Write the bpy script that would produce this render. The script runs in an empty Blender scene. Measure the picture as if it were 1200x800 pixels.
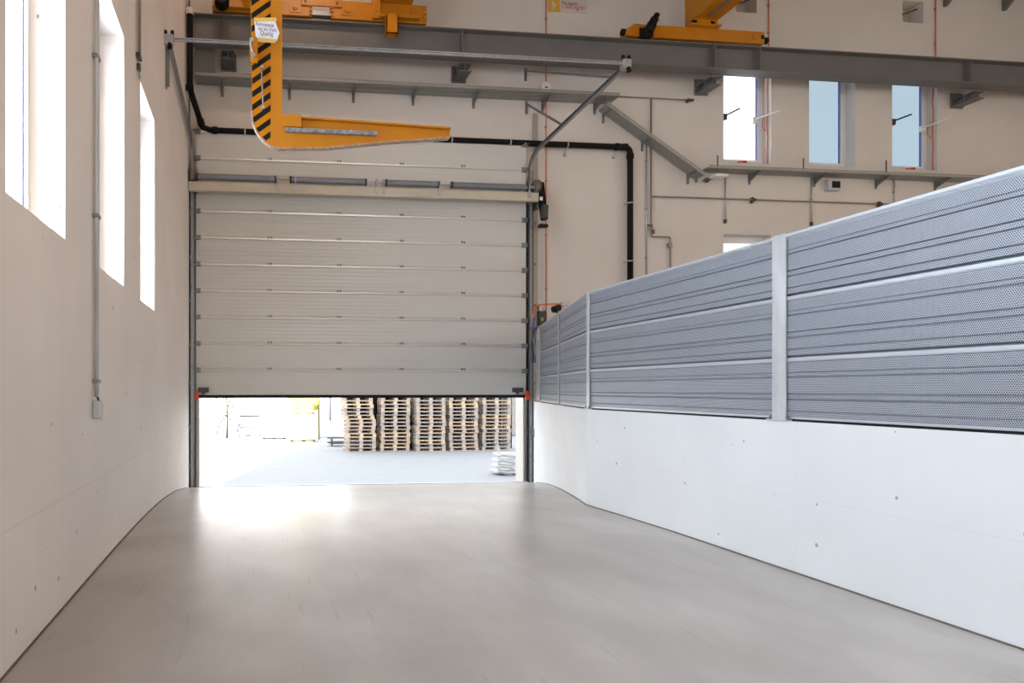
import bpy, bmesh, math, random
from mathutils import Vector, Matrix
random.seed(7)
C = bpy.context.scene
COL = C.collection

# ------------------------------------------------------------------ camera
FPX, PX0, HOR, CAMZ = 750.0, 373.0, 456.0, 1.5
YAW = math.atan(78/750)
cd = bpy.data.cameras.new('camera'); cam = bpy.data.objects.new('camera', cd); COL.objects.link(cam)
cd.sensor_width = 36; cd.lens = FPX/1200*36
cd.shift_x = (600-PX0)/1200; cd.shift_y = (HOR-400)/1200
cd.clip_end = 300
cam.location = (0, 0, CAMZ); cam.rotation_euler = (math.pi/2, 0, -YAW)
C.camera = cam

# ------------------------------------------------------------------ world, sun, exposure
vs = C.view_settings
vs.view_transform = 'Standard'; vs.look = 'None'; vs.gamma = 1; vs.use_curve_mapping = False
vs.exposure = 0.0
W = bpy.data.worlds.new('world'); C.world = W; W.use_nodes = True
bg = W.node_tree.nodes['Background']
bg.inputs[0].default_value = (0.86, 0.93, 1.0, 1); bg.inputs[1].default_value = 2.9

def lamp(name, kind, loc, direction, energy, color, size=None, size_y=None, angle=None, spread=None):
    d = bpy.data.lights.new(name, kind); o = bpy.data.objects.new(name, d); COL.objects.link(o)
    o.location = loc; d.energy = energy; d.color = color
    if kind == 'AREA':
        d.shape = 'RECTANGLE'; d.size = size; d.size_y = size_y or size
        if spread: d.spread = spread
    if kind == 'SUN': d.angle = angle
    o.rotation_euler = Vector(direction).to_track_quat('-Z', 'Y').to_euler()
    return o
lamp('sun', 'SUN', (0, -5, 30), (0.27, 0.96, -0.62), 29.0, (1.0, 0.95, 0.87), angle=0.009)
WARM = (1.0, 0.83, 0.69); COOL = (0.72, 0.86, 1.0)
CEIL = 11.0
WINY = [(-2.65, -1.57), (-0.6, 0.5), (1.45, 2.55), (3.53, 4.61), (5.62, 6.67), (7.62, 8.72)]
WZ = [(2.54, 5.08), (6.66, 9.2)]
# daylight entering through each window of the left wall (area lamp outside each pane)
for (a, b) in WINY:
    for (z0, z1) in WZ:
        lamp('window_daylight', 'AREA', (-2.0, (a+b)/2, (z0+z1)/2), (1, 0, -0.12), 165, COOL, size=b-a+0.3, size_y=z1-z0+0.3)
# unseen fill lamps added under the closed ceiling to brighten the hall
for (x, y) in ((5.5, -2), (5.5, 6), (14, -2), (14, 6)):
    lamp('ceiling_fill', 'AREA', (x, y, CEIL-0.25), (0, 0, -1), 60, WARM, size=2.6, size_y=5)
lamp('rear_fill', 'AREA', (5, -11.6, 2.8), (0, 1, -0.06), 680, (1.0, 0.94, 0.885), size=7, size_y=5)  # added fill behind the camera; the rear wall has no opening
lamp('hall_side_fill', 'AREA', (21.5, 1, 5.6), (-1, 0.1, -0.12), 680, WARM, size=16, size_y=3.4)  # added warm fill at the solid right wall, brightening the left wall
lamp('strip_luminaire_light', 'AREA', (0.55, 10.7, 10.6), (0, 0.35, -1), 70, (1.0, 0.76, 0.58), size=2.6, size_y=0.14)

# ------------------------------------------------------------------ pixel helpers: photo pixel -> point on a real plane
ca, sa = math.cos(YAW), math.sin(YAW)
def ray(x, y):
    u = (x-PX0)/FPX; v = (HOR-y)/FPX
    return Vector((sa+ca*u, ca-sa*u, v))
def PY(x, y, Y): d = ray(x, y); return Vector((0, 0, CAMZ)) + d*(Y/d.y)
def PX(x, y, X): d = ray(x, y); return Vector((0, 0, CAMZ)) + d*(X/d.x)
def PZ(x, y, Z): d = ray(x, y); return Vector((0, 0, CAMZ)) + d*((Z-CAMZ)/d.z)
def XY(x, Y): return PY(x, HOR, Y).x          # x pixel -> X on plane Y

# ------------------------------------------------------------------ materials
def mat(name, col, rough=0.6, metal=0.0, noise=0.0, nscale=4.0, bump=0.0, bscale=60.0, spec=None, emit=None, col2=None, stretch=None):
    m = bpy.data.materials.new(name); m.use_nodes = True
    nt = m.node_tree; N = nt.nodes; L = nt.links; b = N['Principled BSDF']
    b.inputs['Base Color'].default_value = (*col, 1); b.inputs['Roughness'].default_value = rough
    b.inputs['Metallic'].default_value = metal
    if spec is not None: b.inputs['Specular IOR Level'].default_value = spec
    tc = N.new('ShaderNodeTexCoord'); src = tc.outputs['Object']
    if stretch:
        mp = N.new('ShaderNodeMapping'); mp.inputs['Scale'].default_value = stretch
        L.new(src, mp.inputs[0]); src = mp.outputs[0]
    if noise or col2:
        n = N.new('ShaderNodeTexNoise'); n.inputs['Scale'].default_value = nscale; n.inputs['Detail'].default_value = 6
        L.new(src, n.inputs['Vector'])
        r = N.new('ShaderNodeValToRGB'); r.color_ramp.elements[0].position = 0.35; r.color_ramp.elements[1].position = 0.68
        c2 = col2 or tuple(max(0, c*(1-noise)) for c in col)
        r.color_ramp.elements[0].color = (*c2, 1); r.color_ramp.elements[1].color = (*col, 1)
        L.new(n.outputs['Fac'], r.inputs[0]); L.new(r.outputs[0], b.inputs['Base Color'])
    if bump:
        n2 = N.new('ShaderNodeTexNoise'); n2.inputs['Scale'].default_value = bscale; n2.inputs['Detail'].default_value = 4
        L.new(src, n2.inputs['Vector'])
        bp = N.new('ShaderNodeBump'); bp.inputs['Strength'].default_value = bump; bp.inputs['Distance'].default_value = 0.01
        L.new(n2.outputs['Fac'], bp.inputs['Height']); L.new(bp.outputs[0], b.inputs['Normal'])
    if emit:
        b.inputs['Emission Color'].default_value = (*col, 1); b.inputs['Emission Strength'].default_value = emit
    return m

def mat_concrete(name, col, pit=(0.25, 0.22, 0.19), joints=None, jf=.2):
    """painted fair-faced concrete: cloudy tone, small air pits, formwork joints (object coords = world metres)"""
    m = mat(name, col, rough=0.72, noise=0.07, nscale=0.9, bump=0.12, bscale=14)
    nt = m.node_tree; N = nt.nodes; L = nt.links; b = N['Principled BSDF']
    base = b.inputs['Base Color'].links[0].from_socket
    tc = N.new('ShaderNodeTexCoord')
    def M(op, a, bb=None, c=None):
        n = N.new('ShaderNodeMath'); n.operation = op
        for i, v in enumerate((a, bb, c)):
            if v is None: continue
            if isinstance(v, (int, float)): n.inputs[i].default_value = v
            else: L.new(v, n.inputs[i])
        return n.outputs[0]
    # pits: sparse voronoi dots, switched on by a second noise
    vo = N.new('ShaderNodeTexVoronoi'); vo.inputs['Scale'].default_value = 6.5
    mp = N.new('ShaderNodeMapping'); mp.inputs['Scale'].default_value = (1, 1, 0.8)
    L.new(tc.outputs['Object'], mp.inputs[0]); L.new(mp.outputs[0], vo.inputs['Vector'])
    sep = N.new('ShaderNodeSeparateColor'); L.new(vo.outputs['Color'], sep.inputs[0])
    rad = M('MULTIPLY', M('POWER', sep.outputs[1], 3.0), 0.115)
    dot = M('LESS_THAN', vo.outputs['Distance'], rad)
    on = M('GREATER_THAN', sep.outputs[0], 0.25)
    pits = M('MULTIPLY', dot, on)
    mix = N.new('ShaderNodeMix'); mix.data_type = 'RGBA'
    L.new(M('MULTIPLY', pits, 0.75), mix.inputs[0]); L.new(base, mix.inputs[6]); mix.inputs[7].default_value = (*pit, 1)
    out = mix.outputs[2]
    if joints:
        axis, ustep, u0, zs = joints
        sp = N.new('ShaderNodeSeparateXYZ'); L.new(tc.outputs['Object'], sp.inputs[0])
        u = sp.outputs[axis]
        f = M('ABSOLUTE', M('SUBTRACT', M('FRACT', M('DIVIDE', M('SUBTRACT', u, u0), ustep)), 0.5))
        lu = M('GREATER_THAN', f, 0.5-0.004/ustep)
        tot = lu
        for z in zs:
            tot = M('MAXIMUM', tot, M('LESS_THAN', M('ABSOLUTE', M('SUBTRACT', sp.outputs[2], z)), 0.005))
        mx = N.new('ShaderNodeMix'); mx.data_type = 'RGBA'
        L.new(M('MULTIPLY', tot, jf), mx.inputs[0]); L.new(out, mx.inputs[6]); mx.inputs[7].default_value = (col[0]*.55, col[1]*.5, col[2]*.47, 1)
        out = mx.outputs[2]
    L.new(out, b.inputs['Base Color'])
    return m

def mat_floor():
    m = mat('polished_screed', (0.50, 0.47, 0.45), rough=0.3, noise=0.0)
    nt = m.node_tree; N = nt.nodes; L = nt.links; b = N['Principled BSDF']
    tc = N.new('ShaderNodeTexCoord')
    def noise(scale, detail, sc=(1, 1, 1), dist=0.0):
        mp = N.new('ShaderNodeMapping'); mp.inputs['Scale'].default_value = sc
        L.new(tc.outputs['Object'], mp.inputs[0])
        n = N.new('ShaderNodeTexNoise'); n.inputs['Scale'].default_value = scale; n.inputs['Detail'].default_value = detail
        n.inputs['Distortion'].default_value = dist
        L.new(mp.outputs[0], n.inputs['Vector']); return n.outputs['Fac']
    def ramp(f, a, b_, ca_, cb):
        r = N.new('ShaderNodeValToRGB'); r.color_ramp.elements[0].position = a; r.color_ramp.elements[1].position = b_
        r.color_ramp.elements[0].color = (*ca_, 1); r.color_ramp.elements[1].color = (*cb, 1); L.new(f, r.inputs[0]); return r.outputs[0]
    c1 = ramp(noise(0.7, 8, dist=0.3), 0.36, 0.64, (0.46, 0.425, 0.395), (0.56, 0.525, 0.49))
    c2 = ramp(noise(2.4, 6, (1, .45, 1), .25), 0.35, 0.66, (0.87, 0.865, 0.86), (1, 1, 1))
    mu = N.new('ShaderNodeMix'); mu.data_type = 'RGBA'; mu.blend_type = 'MULTIPLY'; mu.inputs[0].default_value = 1
    L.new(c1, mu.inputs[6]); L.new(c2, mu.inputs[7])
    sc = ramp(noise(3.0, 2, (7, 0.5, 1), .35), 0.66, 0.70, (1, 1, 1), (0.89, 0.88, 0.87))
    mu2 = N.new('ShaderNodeMix'); mu2.data_type = 'RGBA'; mu2.blend_type = 'MULTIPLY'; mu2.inputs[0].default_value = 1
    L.new(mu.outputs[2], mu2.inputs[6]); L.new(sc, mu2.inputs[7])
    vo = N.new('ShaderNodeTexVoronoi'); vo.inputs['Scale'].default_value = 1.3; L.new(tc.outputs['Object'], vo.inputs['Vector'])
    lt = N.new('ShaderNodeMath'); lt.operation = 'LESS_THAN'; lt.inputs[1].default_value = 0.018; L.new(vo.outputs['Distance'], lt.inputs[0])
    mu3 = N.new('ShaderNodeMix'); mu3.data_type = 'RGBA'; L.new(lt.outputs[0], mu3.inputs[0]); L.new(mu2.outputs[2], mu3.inputs[6]); mu3.inputs[7].default_value = (.12, .11, .1, 1)
    L.new(mu3.outputs[2], b.inputs['Base Color'])
    rr = N.new('ShaderNodeMapRange'); rr.inputs[3].default_value = 0.28; rr.inputs[4].default_value = 0.36
    L.new(noise(1.2, 4, (1, .6, 1), .2), rr.inputs[0]); L.new(rr.outputs[0], b.inputs['Roughness'])
    bp = N.new('ShaderNodeBump'); bp.inputs['Strength'].default_value = 0.03; bp.inputs['Distance'].default_value = 0.01
    L.new(noise(2, 2), bp.inputs['Height']); L.new(bp.outputs[0], b.inputs['Normal'])
    b.inputs['Specular IOR Level'].default_value = 0.55
    return m

def mat_perforated(name, col, hole, pitch=0.0125, r=0.30, rough=0.45, metal=0.3):
    """metal sheet with rows of round perforations in the UV plane (UV in metres)"""
    m = mat(name, col, rough=rough, metal=metal)
    nt = m.node_tree; N = nt.nodes; L = nt.links; b = N['Principled BSDF']
    uv = N.new('ShaderNodeUVMap'); uv.uv_map = 'UVMap'
    sp = N.new('ShaderNodeSeparateXYZ'); L.new(uv.outputs[0], sp.inputs[0])
    def M(op, a, bb=None):
        n = N.new('ShaderNodeMath'); n.operation = op
        for i, v in enumerate((a, bb)):
            if v is None: continue
            if isinstance(v, (int, float)): n.inputs[i].default_value = v
            else: L.new(v, n.inputs[i])
        return n.outputs[0]
    def cell(off):
        a = M('SUBTRACT', M('FRACT', M('ADD', M('DIVIDE', sp.outputs[0], pitch), off)), 0.5)
        c = M('SUBTRACT', M('FRACT', M('ADD', M('DIVIDE', sp.outputs[1], pitch*1.732), off)), 0.5)
        c = M('MULTIPLY', c, 1.732)
        return M('LESS_THAN', M('SQRT', M('ADD', M('MULTIPLY', a, a), M('MULTIPLY', c, c))), r)
    h = M('MAXIMUM', cell(0.0), cell(0.5))
    mx = N.new('ShaderNodeMix'); mx.data_type = 'RGBA'; L.new(h, mx.inputs[0])
    mx.inputs[6].default_value = (*col, 1); mx.inputs[7].default_value = (*hole, 1)
    L.new(mx.outputs[2], b.inputs['Base Color'])
    return m

def mat_holes(name, col, pitch=0.03, r=0.3, open_=1.0):
    """perforated tray sheet with real see-through holes"""
    m = mat_perforated(name, col, (0, 0, 0), pitch, r, rough=.45, metal=.6)
    nt = m.node_tree; N = nt.nodes; L = nt.links; b = N['Principled BSDF']
    mixc = b.inputs['Base Color'].links[0].from_node
    fac = mixc.inputs[0].links[0].from_socket
    b.inputs['Base Color'].default_value = (*col, 1); L.remove(b.inputs['Base Color'].links[0])
    tr = N.new('ShaderNodeBsdfTransparent'); ms = N.new('ShaderNodeMixShader')
    mm = N.new('ShaderNodeMath'); mm.operation = 'MULTIPLY'; mm.inputs[1].default_value = open_; L.new(fac, mm.inputs[0])
    L.new(mm.outputs[0], ms.inputs[0]); L.new(b.outputs[0], ms.inputs[1]); L.new(tr.outputs[0], ms.inputs[2])
    L.new(ms.outputs[0], N['Material Output'].inputs[0])
    return m

def mat_glass(name, tint=(1, 1, 1), gloss=0.06):
    m = bpy.data.materials.new(name); m.use_nodes = True; nt = m.node_tree; N = nt.nodes; L = nt.links
    N.remove(N['Principled BSDF'])
    t = N.new('ShaderNodeBsdfTransparent'); t.inputs[0].default_value = (*tint, 1)
    g = N.new('ShaderNodeBsdfGlossy'); g.inputs['Roughness'].default_value = 0.02
    ms = N.new('ShaderNodeMixShader'); ms.inputs[0].default_value = gloss
    L.new(t.outputs[0], ms.inputs[1]); L.new(g.outputs[0], ms.inputs[2]); L.new(ms.outputs[0], N['Material Output'].inputs[0])
    return m

def mat_hazard():
    """black diagonal bars, split down the middle of the band into two offset columns as on the hook"""
    m = mat('hazard_stripes', (0.53, 0.19, 0.001), rough=0.5, spec=.2)
    nt = m.node_tree; N = nt.nodes; L = nt.links; b = N['Principled BSDF']
    uv = N.new('ShaderNodeUVMap'); uv.uv_map = 'UVMap'; sp = N.new('ShaderNodeSeparateXYZ'); L.new(uv.outputs[0], sp.inputs[0])
    def M(op, a, bb=None):
        n = N.new('ShaderNodeMath'); n.operation = op
        for i, v in enumerate((a, bb)):
            if v is None: continue
            if isinstance(v, (int, float)): n.inputs[i].default_value = v
            else: L.new(v, n.inputs[i])
        return n.outputs[0]
    # z - 0.75*x
    d = M('SUBTRACT', sp.outputs[1], M('MULTIPLY', sp.outputs[0], 0.75))
    s = M('LESS_THAN', M('FRACT', M('DIVIDE', d, 0.143)), 0.47)
    mx = N.new('ShaderNodeMix'); mx.data_type = 'RGBA'; L.new(s, mx.inputs[0])
    mx.inputs[6].default_value = (0.53, 0.19, 0.001, 1); mx.inputs[7].default_value = (0.006, 0.006, 0.006, 1)
    L.new(mx.outputs[2], b.inputs['Base Color'])
    return m

M_ = {}
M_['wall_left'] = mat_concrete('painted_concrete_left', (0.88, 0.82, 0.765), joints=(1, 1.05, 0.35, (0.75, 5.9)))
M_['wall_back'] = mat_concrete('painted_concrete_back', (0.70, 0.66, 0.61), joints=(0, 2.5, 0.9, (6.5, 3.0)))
M_['wall_low'] = mat_concrete('painted_concrete_low', (0.80, 0.815, 0.835), joints=(1, 3.1, 1.7, (0.62,)), jf=.08)
M_['plain_wall'] = mat('hall_plaster', (0.62, 0.55, 0.49), 0.8, noise=.05)
M_['ceil'] = mat('ceiling_sheet', (0.42, 0.38, 0.34), 0.8, noise=.05)
M_['floor'] = mat_floor()
M_['asphalt'] = mat('pale_yard_asphalt', (0.33, 0.335, 0.35), 0.85, noise=.12, nscale=6, bump=.2, bscale=90, stretch=(.3, 2, 1))
M_['steel_gray'] = mat('grey_painted_steel', (0.155, 0.15, 0.145), 0.5, noise=.1, nscale=2)
M_['galv'] = mat('galvanised_steel', (0.55, 0.57, 0.59), 0.38, 0.75, noise=.22, nscale=18)
M_['galv_flat'] = mat('galvanised_post_steel', (0.62, 0.64, 0.66), 0.5, 0.35, noise=.2, nscale=9, stretch=(1, 1, .25))
M_['galv_mid'] = mat('zinc_track_steel', (0.36, 0.38, 0.41), 0.42, 0.7, noise=.25, nscale=14)
M_['galv_dark'] = mat('dull_zinc_steel', (0.30, 0.30, 0.30), 0.45, 0.7, noise=.2, nscale=12)
M_['alu'] = mat('aluminium_edge', (0.54, 0.57, 0.62), 0.4, 0.45)
M_['perf'] = mat_perforated('perforated_aluminium', (0.44, 0.47, 0.52), (0.03, 0.04, 0.08), r=.33)
M_['groove'] = mat('panel_groove', (0.20, 0.215, 0.25), 0.5, 0.3)
M_['tray'] = mat_holes('perforated_tray', (0.33, 0.34, 0.33), 0.028, 0.24)
M_['tray_light'] = mat_holes('pale_perforated_strip', (0.5, 0.48, 0.45), 0.04, 0.25)
M_['mesh'] = mat_holes('fine_grille', (0.30, 0.30, 0.30), 0.022, 0.22)
M_['black_pipe'] = mat('black_pipe_plastic', (0.006, 0.006, 0.007), 0.55, noise=.3, spec=.2)
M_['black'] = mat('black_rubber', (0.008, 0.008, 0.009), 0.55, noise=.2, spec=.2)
M_['dark'] = mat('dark_grey_plastic', (0.06, 0.06, 0.065), 0.45, noise=.15)
M_['white_pvc'] = mat('white_window_profile', (0.82, 0.83, 0.85), 0.35, noise=.03)
M_['white'] = mat('white_plastic', (0.8, 0.8, 0.78), 0.4, noise=.04)
M_['offwhite'] = mat('cream_cap', (0.68, 0.64, 0.58), 0.5, noise=.04)
M_['leaf'] = mat('door_leaf_paint', (0.63, 0.635, 0.61), 0.30, 0.0, noise=.03, nscale=1.2, stretch=(.3, 1, 6), bump=.05, bscale=30)
M_['hinge'] = mat('door_rib_metal', (0.72, 0.69, 0.64), 0.35, 0.5, noise=.08)
M_['beige'] = mat('beige_primed_profile', (0.60, 0.56, 0.46), 0.45, 0.1, noise=.14, nscale=2, stretch=(.6, 1, 1))
M_['spring'] = mat('blue_grey_coated_spring', (0.24, 0.26, 0.30), 0.45, 0.3, noise=.1)
M_['yellow'] = mat('crane_yellow_paint', (0.52, 0.19, 0.002), 0.42, noise=.10, nscale=3)
M_['yellow_lift'] = mat('hook_yellow_paint', (0.53, 0.19, 0.001), 0.42, noise=.06, nscale=5)
M_['hazard'] = mat_hazard()
M_['worn'] = mat('worn_bare_steel', (0.42, 0.42, 0.43), 0.5, 0.6, noise=.5, nscale=25)
M_['scuff'] = mat('scratched_edge', (0.62, 0.42, 0.30), 0.5, 0.4, noise=.5, nscale=20)
M_['orange'] = mat('orange_cable', (0.75, 0.16, 0.05), 0.45, noise=.1)
M_['red'] = mat('red_plastic', (0.75, 0.06, 0.02), 0.4, noise=.1)
M_['brown_pipe'] = mat('grey_brown_steel_pipe', (0.30, 0.25, 0.21), 0.45, 0.4, noise=.15)
M_['brass'] = mat('brass', (0.6, 0.38, 0.12), 0.35, 0.8, noise=.1)
M_['paper'] = mat('white_paper', (0.86, 0.87, 0.92), 0.8, noise=.05, nscale=20)
M_['tape'] = mat('yellowed_tape', (0.80, 0.56, 0.16), 0.4, noise=.1)
M_['ink'] = mat('grey_ink', (0.14, 0.14, 0.24), 0.8, noise=.05)
M_['sign'] = mat('sign_board', (0.62, 0.58, 0.55), 0.5, noise=.04)
M_['sign_yellow'] = mat('sign_yellow', (0.72, 0.42, 0.05), 0.5, noise=.04)
M_['sign_red'] = mat('sign_red', (0.45, 0.03, 0.04), 0.5, noise=.04)
M_['joint'] = mat('dark_joint', (0.20, 0.17, 0.14), 0.8, noise=.4, nscale=7)
M_['blue'] = mat('blue_plastic', (0.04, 0.12, 0.35), 0.4, noise=.1)
M_['glass'] = mat_glass('clear_glass')
M_['glass_blue'] = mat_glass('blue_tinted_glass', (0.45, 0.495, 0.515), .05)
M_['frame_blue'] = mat('blue_window_seal', (0.16, 0.2, 0.55), 0.5, noise=.05)
M_['wood'] = mat('pallet_wood', (0.66, 0.52, 0.41), 0.8, noise=.25, nscale=9, col2=(0.47, 0.38, 0.32))
M_['wood2'] = mat('weathered_pallet_wood', (0.50, 0.46, 0.44), 0.8, noise=.25, nscale=9)
M_['wood3'] = mat('fresh_pallet_wood', (0.78, 0.60, 0.42), 0.8, noise=.2, nscale=9)
M_['container'] = mat('yellow_container_paint', (0.34, 0.34, 0.05), 0.5, noise=.05)
M_['container_w'] = mat('cream_container_side', (0.86, 0.85, 0.68), 0.5, noise=.05)
M_['slat_yellow'] = mat('deep_yellow_slot', (0.16, 0.13, 0.002), 0.5, noise=.05)
M_['white_render'] = mat('white_render', (0.8, 0.81, 0.83), 0.8, noise=.05)
M_['lilac'] = mat('pale_grey_cladding', (0.14, 0.15, 0.19), 0.6, noise=.08)
M_['green'] = mat('foliage', (0.07, 0.10, 0.015), 0.7, noise=.3)
M_['bark'] = mat('bark', (0.05, 0.022, 0.018), 0.8, noise=.3)

# ------------------------------------------------------------------ mesh helpers
class MB:
    def __init__(s): s.bm = bmesh.new(); s.uv = s.bm.loops.layers.uv.new('UVMap')
    def _basis(s, o=None): return o or Matrix.Identity(4)
    def box(s, a, b, bev=0.0):
        a = Vector(a); b = Vector(b); lo = Vector(map(min, a, b)); hi = Vector(map(max, a, b))
        r = bmesh.ops.create_cube(s.bm, size=1); vs_ = r['verts']
        for v in vs_: v.co = Vector((lo[i]+(v.co[i]+.5)*(hi[i]-lo[i]) for i in range(3)))
        if bev:
            es = list({e for v in vs_ for e in v.link_edges})
            bmesh.ops.bevel(s.bm, geom=es, offset=bev, segments=2, affect='EDGES', profile=.5)
        return s
    def bar(s, p, q, w, h, up=(0, 0, 1), bev=0.0):
        """rectangular bar from p to q, w across, h along up"""
        p = Vector(p); q = Vector(q); d = (q-p).normalized(); up = Vector(up)
        if abs(d.dot(up)) > .98: up = Vector((0, 1, 0))
        x = d.cross(up).normalized(); u = x.cross(d).normalized()
        pts = []
        for c in (p, q):
            for (i, j) in ((-1, -1), (1, -1), (1, 1), (-1, 1)):
                pts.append(s.bm.verts.new(c + x*i*w/2 + u*j*h/2))
        f = [s.bm.faces.new([pts[i] for i in q_]) for q_ in ((3, 2, 1, 0), (4, 5, 6, 7), (0, 1, 5, 4), (1, 2, 6, 5), (2, 3, 7, 6), (3, 0, 4, 7))]
        if bev: bmesh.ops.bevel(s.bm, geom=list({e for k in f for e in k.edges}), offset=bev, segments=2, affect='EDGES')
        return s
    def tube(s, pts, r, n=10, cap=True, rs=None):
        pts = [Vector(p) for p in pts]; rings = []; prev = None
        for i, p in enumerate(pts):
            if i == 0: t = pts[1]-p
            elif i == len(pts)-1: t = p-pts[i-1]
            else: t = (pts[i+1]-p).normalized() + (p-pts[i-1]).normalized()
            t.normalize()
            a = prev if prev is not None else (Vector((0, 0, 1)) if abs(t.z) < .9 else Vector((1, 0, 0)))
            x = (a - t*a.dot(t)).normalized(); y = t.cross(x); prev = x
            rr = rs[i] if rs else r
            rings.append([s.bm.verts.new(p + (x*math.cos(2*math.pi*k/n) + y*math.sin(2*math.pi*k/n))*rr) for k in range(n)])
        for A, B in zip(rings, rings[1:]):
            for k in range(n):
                f = s.bm.faces.new((A[k], A[(k+1) % n], B[(k+1) % n], B[k])); f.smooth = True
        if cap: s.bm.faces.new(rings[0][::-1]); s.bm.faces.new(rings[-1])
        return s
    def cyl(s, c, axis, r, h, n=20):
        c = Vector(c); a = Vector(axis).normalized(); return s.tube([c-a*h/2, c+a*h/2], r, n)
    def prism(s, poly, axis, a0, a1):
        """poly of 2-D points extruded along axis: 'x' -> (y,z), 'y' -> (x,z), 'z' -> (x,y)"""
        def mk(p, a): return {'x': (a, p[0], p[1]), 'y': (p[0], a, p[1]), 'z': (p[0], p[1], a)}[axis]
        A = [s.bm.verts.new(mk(p, a0)) for p in poly]; B = [s.bm.verts.new(mk(p, a1)) for p in poly]; n = len(poly)
        fs = [s.bm.faces.new(A), s.bm.faces.new(B[::-1])]
        for k in range(n): fs.append(s.bm.faces.new((A[k], B[k], B[(k+1) % n], A[(k+1) % n])))
        for f in fs:
            for l in f.loops:
                c = l.vert.co; l[s.uv].uv = {'x': (c.y, c.z), 'y': (c.x, c.z), 'z': (c.x, c.y)}[axis]
        return s
    def build_each(s, name, m, parent):
        """one object per connected piece"""
        s.bm.verts.ensure_lookup_table(); seen = set(); comps = []
        for v in s.bm.verts:
            if v in seen: continue
            st = [v]; comp = []; seen.add(v)
            while st:
                a = st.pop(); comp.append(a)
                for e in a.link_edges:
                    o_ = e.other_vert(a)
                    if o_ not in seen: seen.add(o_); st.append(o_)
            comps.append(comp)
        for comp in comps:
            q = MB(); mp = {v: q.bm.verts.new(v.co) for v in comp}
            for f in {f for v in comp for f in v.link_faces}:
                nf = q.bm.faces.new([mp[v] for v in f.verts]); nf.smooth = f.smooth
            q.build(name, m, parent)
        s.bm.free()
    def build(s, name, m, parent=None, recalc=True, matrix=None):
        if recalc: bmesh.ops.recalc_face_normals(s.bm, faces=s.bm.faces)
        if matrix is not None: s.bm.transform(matrix)
        me = bpy.data.meshes.new(name); s.bm.to_mesh(me); s.bm.free()
        me.materials.append(m)
        o = bpy.data.objects.new(name, me); COL.objects.link(o)
        if parent is not None: o.parent = parent; o.matrix_parent_inverse = Matrix.Translation(-parent.location) if parent.type == 'EMPTY' else Matrix.Identity(4)
        return o

def tag(o, label, cat, group=None):
    o['label'] = label; o['category'] = cat
    if group: o['group'] = group
    return o
def thing(name, label, cat, loc=(0, 0, 0), group=None):
    o = bpy.data.objects.new(name, None); COL.objects.link(o); o.location = loc; o.empty_display_size = .1
    return tag(o, label, cat, group)
def struct(o): o['kind'] = 'structure'; return o
def copy_tree(o, delta, label=None, group=None):
    c = o.copy(); COL.objects.link(c); c.location = o.location + Vector(delta)
    if label: c['label'] = label
    if group: c['group'] = group
    def rec(src, dst):
        for ch in list(src.children):
            k = ch.copy(); COL.objects.link(k); k.parent = dst; rec(ch, k)
    rec(o, c); return c
def arc(c, r, a0, a1, n, f):
    return [f(c[0]+r*math.cos(a0+(a1-a0)*i/n), c[1]+r*math.sin(a0+(a1-a0)*i/n)) for i in range(n+1)]
def rounded(pts, r, n=5):
    """polyline of 3-D points with rounded corners"""
    pts = [Vector(p) for p in pts]; out = [pts[0]]
    for a, b, c in zip(pts, pts[1:], pts[2:]):
        d1 = (a-b); d2 = (c-b); rr = min(r, d1.length*.45, d2.length*.45)
        p = b+d1.normalized()*rr; q = b+d2.normalized()*rr
        for i in range(n+1):
            t = i/n; out.append(p*(1-t)**2 + b*2*t*(1-t) + q*t*t)
    out.append(pts[-1]); return out

# ------------------------------------------------------------------ SETTING
XL, YB = -1.29, 13.62           # left wall face, back wall face
DXL, DXR = -1.10, 5.975          # clear door opening
XR = 22.0; YR = -12.0
XW = 4.42                       # low wall face
TH = 0.40
def ramp_z(y):
    P = [(-99, 0), (6.4, 0), (8, -.03), (9.4, -.09), (10.7, -.19), (11.4, -.26), (12.4, -.39), (13.5, -.54), (13.9, -.59), (15.0, -.76), (16.4, -.95), (17.6, -1.0), (999, -1.0)]
    for (a, za), (b, zb) in zip(P, P[1:]):
        if a <= y <= b: return za+(zb-za)*(y-a)/(b-a)

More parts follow.
